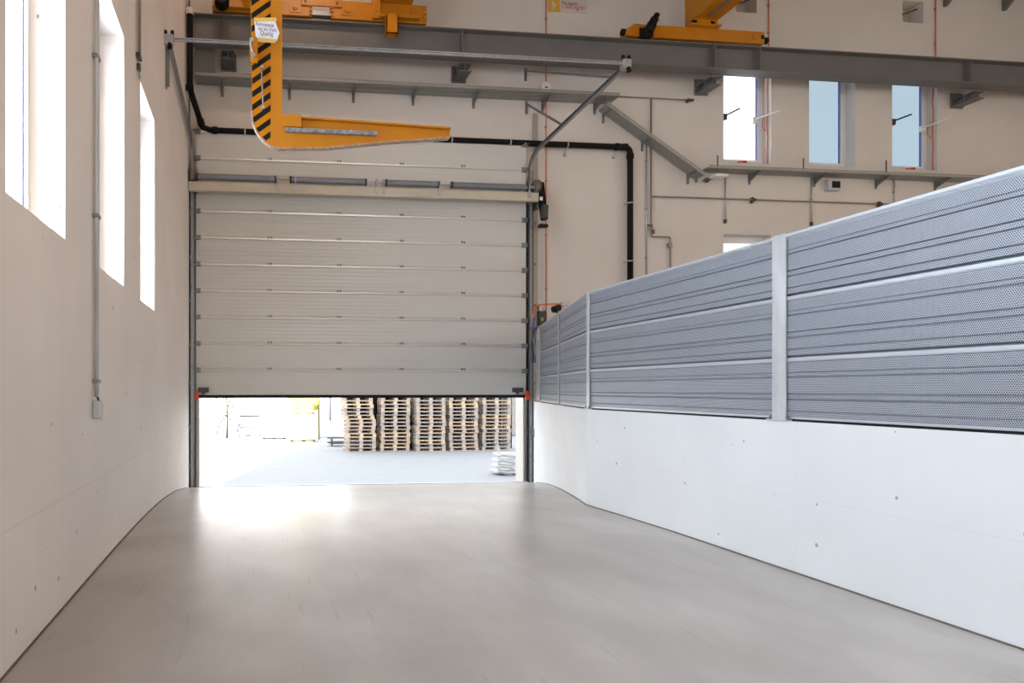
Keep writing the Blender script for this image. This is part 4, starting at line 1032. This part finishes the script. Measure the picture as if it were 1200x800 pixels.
# orange latches on window sills
for (px, py, kk) in ((872, 189, 'leftmost'), (1070, 198, 'third')):
    c = PY(px, py, YB+.02); m = MB(); m.bar((c.x-.11, YB+.08, 6.735), (c.x+.09, YB+.08, 6.745), .06, .05, bev=.01); m.box((c.x+.02, YB+.05, 6.701), (c.x+.1, YB+.12, 6.775), .008)
    tag(m.build('sill_tool', M_['red']), 'orange plastic piece lying on the sill of the %s high window' % kk, 'plastic piece')
# duct brackets at the top right
T = thing('wall_ledge', 'dark steel ledge on two brackets at the top right of the back wall', 'ledge', w(1160, 2, .3))
a, b = XY(1118, YB-.3), XR-.05; zl = w(1160, 5, .3).z+.36
m = MB(); m.box((a, YB-.4, zl), (b, YB-.02, zl+.03)); m.box((a, YB-.41, zl), (b, YB-.4, zl+.12)); m.build('ledge', M_['galv_dark'], T)
for px in (1123, 1193):
    xx = XY(px, YB-.3); m = MB(); m.prism([(YB-.36, zl), (YB-.001, zl), (YB-.001, zl-.3), (YB-.05, zl-.3)], 'x', xx-.04, xx+.04); m.build('bracket', M_['steel_gray'], T)
# diagonal cables in the square recesses
for k, (a, bb, z0, z1) in enumerate(sq):
    m = MB(); m.tube([(a+.003, YB+.1, z0+.2), (bb-.003, YB+.14, z1-.08)], .012, 8); tag(m.build('slack_cable', M_['black']), 'black cable crossing the %s square wall recess at the top of the wall' % ('left' if k == 0 else 'right'), 'cable')

# ------------------------------------------------------------------ LEFT WALL SERVICES
T = thing('wall_conduit', 'pale vertical conduit on the left wall ending in a hanging pull switch', 'conduit', PX(114, 460, XL+.03))
a = PX(113, 465, XL+.03); zt_ = 7.2; m = MB(); m.tube([(XL+.03, a.y, a.z), (XL+.03, a.y, zt_)], .016, 10); m.build('tube', M_['galv_flat'], T)
m = MB(); m.tube([(XL+.028, a.y+.05, a.z+.03), (XL+.028, a.y+.05, zt_)], .008, 8); m.build('cable', M_['brown_pipe'], T)
for z in (1.55, 2.9, 4.2, 5.5, 6.4):
    m = MB(); m.box((XL+.001, a.y-.03, z), (XL+.05, a.y+.07, z+.03), .004); m.build('clip', M_['galv_dark'], T)
SW = thing('pull_switch', 'small white grey switch at the bottom of the left wall conduit', 'switch', PX(115, 480, XL+.04))
c = PX(115, 480, XL+.04); m = MB(); m.box((XL+.001, c.y-.045, c.z-.075), (XL+.07, c.y+.03, c.z+.075), .015); m.build('body', M_['galv_flat'], SW)
m = MB(); m.tube([(XL+.06, c.y+.03, c.z+.07), (XL+.07, c.y+.055, c.z+.03), (XL+.07, c.y+.055, c.z-.04), (XL+.06, c.y+.03, c.z-.08)], .010, 8); m.build('handle', M_['white'], SW)
m = MB(); m.tube([(XL+.045, c.y, c.z+.07), (XL+.035, c.y, a.z)], .010, 8); m.build('cable_gland', M_['dark'], SW)
T = thing('wall_conduit', 'brown vertical conduit high on the left wall with an open cable loop at its end', 'conduit', PX(163.5, 66, XL+.03))
a = PX(163.5, 68, XL+.03); m = MB(); m.tube([(XL+.03, a.y, a.z), (XL+.03, a.y, 8.4)], .017, 10); m.tube([(XL+.028, a.y-.05, a.z+.02), (XL+.028, a.y-.05, 8.4)], .008, 8); m.build('tube', M_['brown_pipe'], T)
m = MB(); m.box((XL+.001, a.y-.08, a.z-.02), (XL+.05, a.y+.05, a.z+.03), .004); m.box((XL+.001, a.y-.02, a.z-.14), (XL+.04, a.y+.04, a.z-.06), .006); m.build('clip', M_['dark'], T)
m = MB(); m.tube([Vector((XL+.03, a.y-.05+.05*math.sin(t*math.pi/6)*-1+.03, a.z-.1-.14*math.sin(t*math.pi/12))) for t in range(0, 13)], .005, 6); m.build('cable_loop', M_['galv_dark'], T)
# vertical channel in the corner
T = thing('corner_conduit', 'grey vertical conduit in the corner left of the black drain pipe', 'conduit', (XL+.04, YB-.35, 5))
m = MB(); m.tube([(XL+.03, YB-.42, 6.9), (XL+.03, YB-.42, 10.9)], .02, 8); m.build('line', M_['galv_dark'], T)
for z in (8.0, 9.0, 9.8):
    m = MB(); m.box((XL+.001, YB-.46, z), (XL+.08, YB-.38, z+.12), .01); m.build('clip', M_['dark'], T)

# ------------------------------------------------------------------ THINGS BY THE DOOR (right)
T = thing('cable_sleeve', 'orange flexible cable arching over the far end of the barrier', 'cable', PY(625, 360, 13.3))
m = MB(); m.tube(rounded([PY(624.5, 385, 13.3), PY(624.8, 366, 13.3), PY(628, 357.5, 13.3), PY(637, 356.5, 13.35), PY(655, 356, 13.4), PY(660, 360, 13.5)], .12), .016, 8); m.build('line', M_['orange'], T)
m = MB(); m.tube([PY(625.8, 372, 13.28), PY(624.5, 386, 13.28)], .022, 8); m.build('blue_hose_end', M_['blue'], T)
T = thing('push_button_box', 'black and white push button box on the wall behind the barrier end', 'control box', PY(634, 370, YB-.1))
a, b = PY(632, 364, YB-.14), PY(641, 382, YB-.14); m = MB(); m.box((a.x, YB-.14, b.z), (b.x, YB-.001, a.z), .01); m.build('housing', M_['dark'], T)
a, b = PY(634, 372, YB-.15), PY(637, 376, YB-.15); m = MB(); m.box((a.x, YB-.155, b.z), (b.x, YB-.141, a.z), .004); m.build('button', M_['container'], T)
a, b = PY(632.5, 361, YB-.1), PY(634.5, 371, YB-.1); m = MB(); m.box((a.x, YB-.1, b.z), (b.x, YB-.001, a.z+.05), .006); m.build('antenna_block', M_['white'], T)
T = thing('camera_head', 'small black camera head peeking over the barrier near its thin post', 'camera', PY(653, 362, 12.6))
c = PX(653, 362, segB(10.33)+.25); m = MB(); m.bar(c+Vector((-.08, 0, -.02)), c+Vector((.07, .05, .04)), .12, .11, bev=.02); m.build('head', M_['black'], T)
m = MB(); m.tube([c, c+Vector((0.02, .02, -.3)), Vector((segB(10.33)+.14, 10.3, c.z-.45))], .02, 8); m.build('neck', M_['dark'], T)
T = thing('grey_fitting', 'pale grey round cable fitting on the wall just above the barrier', 'fitting', PY(660, 356, YB-.05))
c = PY(660, 356, YB-.06); m = MB(); m.cyl(c, (0, 1, 0), .06, .11, 16); m.cyl(c+Vector((.1, 0, .0)), (0, 1, 0), .05, .11, 16); m.build('housing', M_['galv_flat'], T)
# small light barrier sensor on the right low wall next to the track
c = PY(626.3, 505, 13.3); T = thing('light_barrier', 'small dark sensor with a red lens on the right door track', 'sensor', c)
m = MB(); m.box(c+Vector((-.03, -.04, -.12)), c+Vector((.05, .04, .06)), .01); m.build('housing', M_['dark'], T); m = MB(); m.box(c+Vector((-.025, -.048, -.04)), c+Vector((.015, -.039, .04)), .004); m.build('red_lens', M_['red'], T)
# hoses/cables beside right track under riser
T = thing('cable_bundle', 'bundle of dark and blue cables between the right door track and the barrier', 'cables', PY(626, 395, 13.4))
for k, (dx, mt) in enumerate(((0, 'dark'), (1.8, 'galv_dark'), (3.2, 'blue'))):
    pts_ = [PY(624.8+dx+.9*math.sin(i*1.3+k), 383+i*6, 13.38-.02*k) for i in range(8)]; m = MB(); m.tube(pts_, .018, 8); m.build('cable', M_[mt], T)

# strip luminaire whose light falls on the door
T = thing('strip_luminaire', 'long strip luminaire under the ceiling near the door', 'lamp', (.55, 10.7, 10.75))
m = MB(); m.box((-.8, 10.6, 10.64), (1.9, 10.8, 10.99), .01); m.build('housing', M_['white'], T)

# ------------------------------------------------------------------ YARD: pallets
random.seed(11)
YP = 25.2; ZG = -1.0
def pallet_mesh(mname, m):
    mb = MB(); W_, D_, H_ = 1.2, .8, .144
    for cy in (-.35, 0, .35): mb.box((-.6, cy-.05, 0), (.6, cy+.05, .022))
    for cx in (-.527, 0, .527):
        for cy in (-.35, 0, .35): mb.box((cx-.073, cy-.05, .022), (cx+.073, cy+.05, .1))
    for cx in (-.527, 0, .527): mb.box((cx-.073, -.4, .1), (cx+.073, .4, .122))
    for cy in (-.35, -.19, 0, .19, .35): mb.box((-.6, cy-.055, .122), (.6, cy+.055, .144))
    bmesh.ops.recalc_face_normals(mb.bm, faces=mb.bm.faces)
    me = bpy.data.meshes.new(mname); mb.bm.to_mesh(me); mb.bm.free(); me.materials.append(m); return me
pm = [pallet_mesh('euro_pallet', M_[k]) for k in ('wood', 'wood2', 'wood3')]
stack_lab = ['leftmost stack in the yard', 'second stack from the left', 'middle stack of five', 'fourth stack from the left', 'rightmost stack in the yard']
ORD = ['lowest one', 'second from the ground', 'third from the ground', 'fourth from the ground', 'fifth from the ground', 'sixth from the ground', 'seventh from the ground', 'eighth from the ground', 'eighth below the topmost', 'seventh below the topmost', 'sixth below the topmost', 'fifth below the topmost', 'fourth below the topmost', 'third below the topmost', 'second below the topmost', 'topmost one']
ORD[8] = 'ninth from the ground'; ORD[9:15] = ['sixth below the topmost', 'fifth below the topmost', 'fourth below the topmost', 'third below the topmost', 'second below the topmost', 'just below the topmost']
for s, pc in enumerate((423.5, 465, 505, 544.5, 584.5)):
    xc = XY(pc, YP); yb_ = YP+(0.1, .25, .0, .1, .2)[s]
    for k in range(16):
        o = bpy.data.objects.new('euro_pallet', random.choices(pm, (5, 2 if s < 4 else 6, 2))[0]); COL.objects.link(o)
        dx = -.05*(k/17)*(k > 8) if s == 0 else 0
        o.location = (xc+random.uniform(-.025, .025)+dx*3, yb_+.4+random.uniform(-.03, .03), ZG+.001+k*.1455); o.rotation_euler = (0, 0, random.uniform(-.02, .02))
        tag(o, 'wooden pallet, %s in the %s' % (ORD[k], stack_lab[s]), 'pallet', 'stacked wooden pallets in the yard')
m = MB(); m.box((XY(406, 26.35), 26.35, ZG), (XY(600, 26.35), 26.45, ZG+2.25), .01); tag(m.build('gap_backing', M_['black']), 'dark screen wall right behind the pallet stacks, added to darken their gaps', 'backing')  # added dark sheet that blocks light behind the pallet gaps
# building behind the yard
def bb(name, label, cat, m, a, b, bev=.02): return tag(MB().box(a, b, bev).build(name, M_[m]), label, cat)
T = thing('yard_building', 'white rendered building wall behind the pallet stacks', 'building', (8, 33, ZG))
xa = XY(374, 33); m = MB(); m.box((xa, 33, ZG), (22, 39, 5)); m.build('wall', M_['white_render'], T)
m = MB(); m.box((XY(408, 33), 32.94, ZG), (XY(625, 33), 32.999, 3.6)); m.build('dark_backing', M_['dark'], T)  # dark sheet added so the view through the pallets stays dark
m = MB(); m.tube([(XY(387, 32.9), 32.9, 4.9), (XY(387, 32.9), 32.9, ZG+.9)], .07, 10); m.build('downpipe', M_['lilac'], T)
m = MB(); m.box((xa-.03, 32.95, ZG), (xa+.0, 33.3, 5)); m.build('corner_trim', M_['container'], T)
m = MB(); m.box((XY(379, 32.9), 32.9, ZG+2.1), (XY(381, 32.9), 33, 4)); m.build('joint_strip', M_['lilac'], T)
T = thing('far_bounce_wall', 'added white wall far behind the trailer, bouncing sunlight onto the floor', 'building', (-10, 46, ZG))
m = MB(); m.box((-34, 46, ZG), (XY(372, 46), 50, 7), .05); m.build('wall', M_['white_render'], T)  # added wall that reflects the sun for the glare on the floor
# low bench/ledge
T = thing('yard_bench', 'low grey bench standing left of the pallet stacks in the yard', 'bench', (XY(395, 29), 29, ZG))
a, b = XY(383, 28), XY(412, 28); z = PY(390, 512, 28).z; m = MB(); m.box((a, 27.8, z-.05), (b, 28.4, z+.02), .01); m.box((a, 27.8, z-.25), (b, 27.86, z-.19), .01); m.build('seat', M_['lilac'], T)
m = MB(); m.box((XY(388, 28), 27.9, ZG), (XY(389.5, 28), 28.3, z-.05)); m.build('leg', M_['steel_gray'], T); m = MB(); m.box((XY(406, 28), 27.9, ZG), (XY(407.5, 28), 28.3, z-.05)); m.build('leg', M_['steel_gray'], T)
m = MB(); m.box((a+.1, 28.35, ZG+.05), (b, 28.4, z-.2)); m.build('back_panel', M_['white_render'], T)
# yellow waste container
yc = 30.2; a, b = XY(339, yc), XY(372, yc); T = thing('waste_container', 'cream and yellow container with slotted bands beside the white building', 'container', (a, yc, ZG))
m = MB(); m.box((a, yc, ZG+.12), (b, yc+1.3, PY(355, 480, yc).z), .03); m.build('body', M_['container_w'], T)
m = MB(); lz = PY(355, 480, yc).z; m.prism([(yc-.03, lz), (yc+1.33, lz), (yc+1.2, ZG+3.0), (yc+.15, ZG+3.0)], 'x', a-.03, b+.03); m.build('lid', M_['container'], T)
for (z, n_) in ((PY(355, 484, yc).z, 0), (PY(355, 517.5, yc).z, 1)):
    for (pa, pb) in ((344, 353.5), (358, 368)):
        m = MB(); m.box((XY(pa, yc), yc-.02, z-.05), (XY(pb, yc), yc-.001, z+.05), .008); m.build('slot', M_['slat_yellow'], T)
m = MB(); m.bar((b+.02, yc-.02, ZG+2.6), (b+.08, yc-.02, ZG+.1), .05, .05, up=(0, 1, 0)); m.build('corner_post', M_['slat_yellow'], T)
for xx in (a+.15, b-.15):
    m = MB(); m.cyl((xx, yc+.3, ZG+.07), (1, 0, 0), .07, .06, 12); m.build('wheel', M_['dark'], T)
# second pale container left of it
yc = 32; a, b = XY(306, yc), XY(337, yc); T = thing('waste_container', 'pale grey container left of the yellow one in the yard', 'container', (a, yc, ZG))
m = MB(); m.box((a, yc, ZG+.1), (b, yc+1.2, PY(320, 484, yc).z), .03); m.build('body', M_['white_render'], T)
m = MB(); m.box((a-.02, yc-.03, PY(320, 494, yc).z), (b+.02, yc-.001, PY(320, 486, yc).z), .01); m.build('band', M_['lilac'], T)
for (pa, pb) in ((310, 320), (323, 332)):
    m = MB(); z = PY(320, 515, yc).z; m.box((XY(pa, yc), yc-.03, z-.04), (XY(pb, yc), yc-.001, z+.04), .008); m.build('slot', M_['brown_pipe'], T)
m = MB(); m.box((XY(335.5, yc), yc-.05, ZG+.05), (XY(337.5, yc), yc-.002, PY(320, 480, yc).z), .008); m.build('corner_post', M_['orange'], T)
for xx in (a+.15, b-.15):
    m = MB(); m.cyl((xx, yc+.3, ZG+.06), (1, 0, 0), .06, .06, 12); m.build('wheel', M_['dark'], T)
# delivery van-like box: low parked trailer
yc = 34; T = thing('parked_trailer', 'white parked trailer with grey skirt far across the yard', 'trailer', (XY(290, yc), yc, ZG))
a, b = XY(279, yc), XY(305, yc); m = MB(); m.box((a, yc, PY(290, 486, yc).z), (b, yc+2, PY(290, 472, yc).z), .06); m.build('box_body', M_['white_render'], T)
m = MB(); m.box((a, yc-.02, PY(290, 500, yc).z), (b, yc+2, PY(290, 488, yc).z), .03); m.build('skirt', M_['lilac'], T)
for px in (284, 299):
    m = MB(); m.cyl((XY(px, yc), yc+.15, ZG+.32), (0, 1, 0), .32, .2, 18); m.build('wheel', M_['lilac'], T)
for px in (283, 287, 291, 295):
    m = MB(); z = PY(px, 485, yc).z; m.box((XY(px, yc)-.07, yc-.03, z-.03), (XY(px, yc)+.07, yc-.001, z+.04), .005); m.build('marker_light', M_['blue' if px > 288 else 'brown_pipe'], T)
m = MB(); z = PY(287, 471, yc).z; m.box((XY(285, yc), yc-.03, z-.04), (XY(289, yc), yc-.001, z+.04), .01); m.build('blue_sign', M_['blue'], T)
# low grey planter wall at left
yc = 36; T = bb('planter_wall', 'pale grey low planter wall at the left edge of the open gateway', 'wall', 'lilac', (XY(225, yc), yc, ZG), (XY(254, yc), yc+1, PY(240, 490, yc).z))
# slim tree/shrub with red tops
yc = 33; T = thing('young_tree', 'slim young tree with yellow green leaves far out in the sunny yard', 'tree', (XY(266, yc), yc, ZG))
xt = XY(266, yc); m = MB(); m.tube([(xt, yc, ZG), (xt+.03, yc, ZG+.9), (xt-.02, yc, ZG+2.2), (xt, yc, ZG+3.0)], .05, 8, rs=[.06, .05, .035, .02]); m.build('trunk', M_['bark'], T)
m = MB(); random.seed(5)
for i in range(420):
    h = random.uniform(.9, 3.3); rr = .55*math.sin(min(1, (h-.7)/2.7)*math.pi)+.1; an = random.uniform(0, 6.28); q = rr*random.random()**.5
    c = Vector((xt+q*math.cos(an), yc+q*math.sin(an), ZG+h)); e1 = Vector((random.gauss(0, 1), random.gauss(0, 1), random.gauss(0, 1))).normalized(); e2 = e1.cross(Vector((random.gauss(0, 1), random.gauss(0, 1), random.gauss(0, 1)))).normalized()
    m.bm.faces.new([m.bm.verts.new(c+e1*.06), m.bm.verts.new(c+e2*.035), m.bm.verts.new(c-e1*.06), m.bm.verts.new(c-e2*.035)])
m.build('foliage', M_['green'], T, recalc=False)
m = MB()
for (px, py) in ((268.5, 471), (268, 475), (256.5, 500), (259.5, 494), (262, 491), (270, 491.5)):
    c = PY(px, py, yc-.4); m.cyl(c, (0, 1, .3), .06, .06, 8)
m.build_each('red_blossom', M_['red'], T)
bb('kerb_stone', 'tiny orange marker stone on the sunny yard left of the trailer', 'marker', 'orange', (XY(274, 30), 30, ZG), (XY(276.5, 30), 30.15, ZG+.1), .01)

# stack of white folding barriers at right just outside the door
yc = 17.95
def barrier(k, z, dx):
    T = thing('folding_trestle', ['lowest folded white trestle in the pile outside the right jamb', 'second folded white trestle from the bottom outside the right jamb', 'third folded white trestle from the bottom outside the right jamb', 'topmost folded white trestle in the pile outside the right jamb'][k], 'trestle', (XY(590, yc)+dx, yc, z))
    a = XY(581, yc)+dx; b = XY(612, yc)+.3
    m = MB(); m.prism([(a+.08, z), (a+.2, z+.005), (b, z-.0), (b, z+.05), (a+.1, z+.085), (a, z+.055)], 'y', yc, yc+.5); m.build('top_board', M_['white'], T)
    m = MB(); m.bar((a+.02, yc+.02, z+.055), (a+.5, yc-.12, z-.04), .05, .035, bev=.005); m.bar((a+.1, yc+.42, z+.03), (a+.6, yc+.3, z-.045), .05, .035, bev=.005); m.build('leg', M_['galv'], T)
    m = MB(); m.cyl((a+.03, yc-.0, z+.04), (0, 1, 0), .035, .12, 12); m.build('foot', M_['galv_flat'], T)
zg = -1.0
for k in range(4): barrier(k, zg+.05+k*.165, (0, .03, .06, .1)[k])
m = MB(); m.bar((XY(585.5, yc)+.0, yc+.1, zg+.05), (XY(585.5, yc)+.02, yc+.1, zg+.86), .05, .05, up=(0, 1, 0), bev=.008); tag(m.build('steel_stake', M_['galv_flat']), 'upright pale stake beside the pile of white trestles', 'stake')
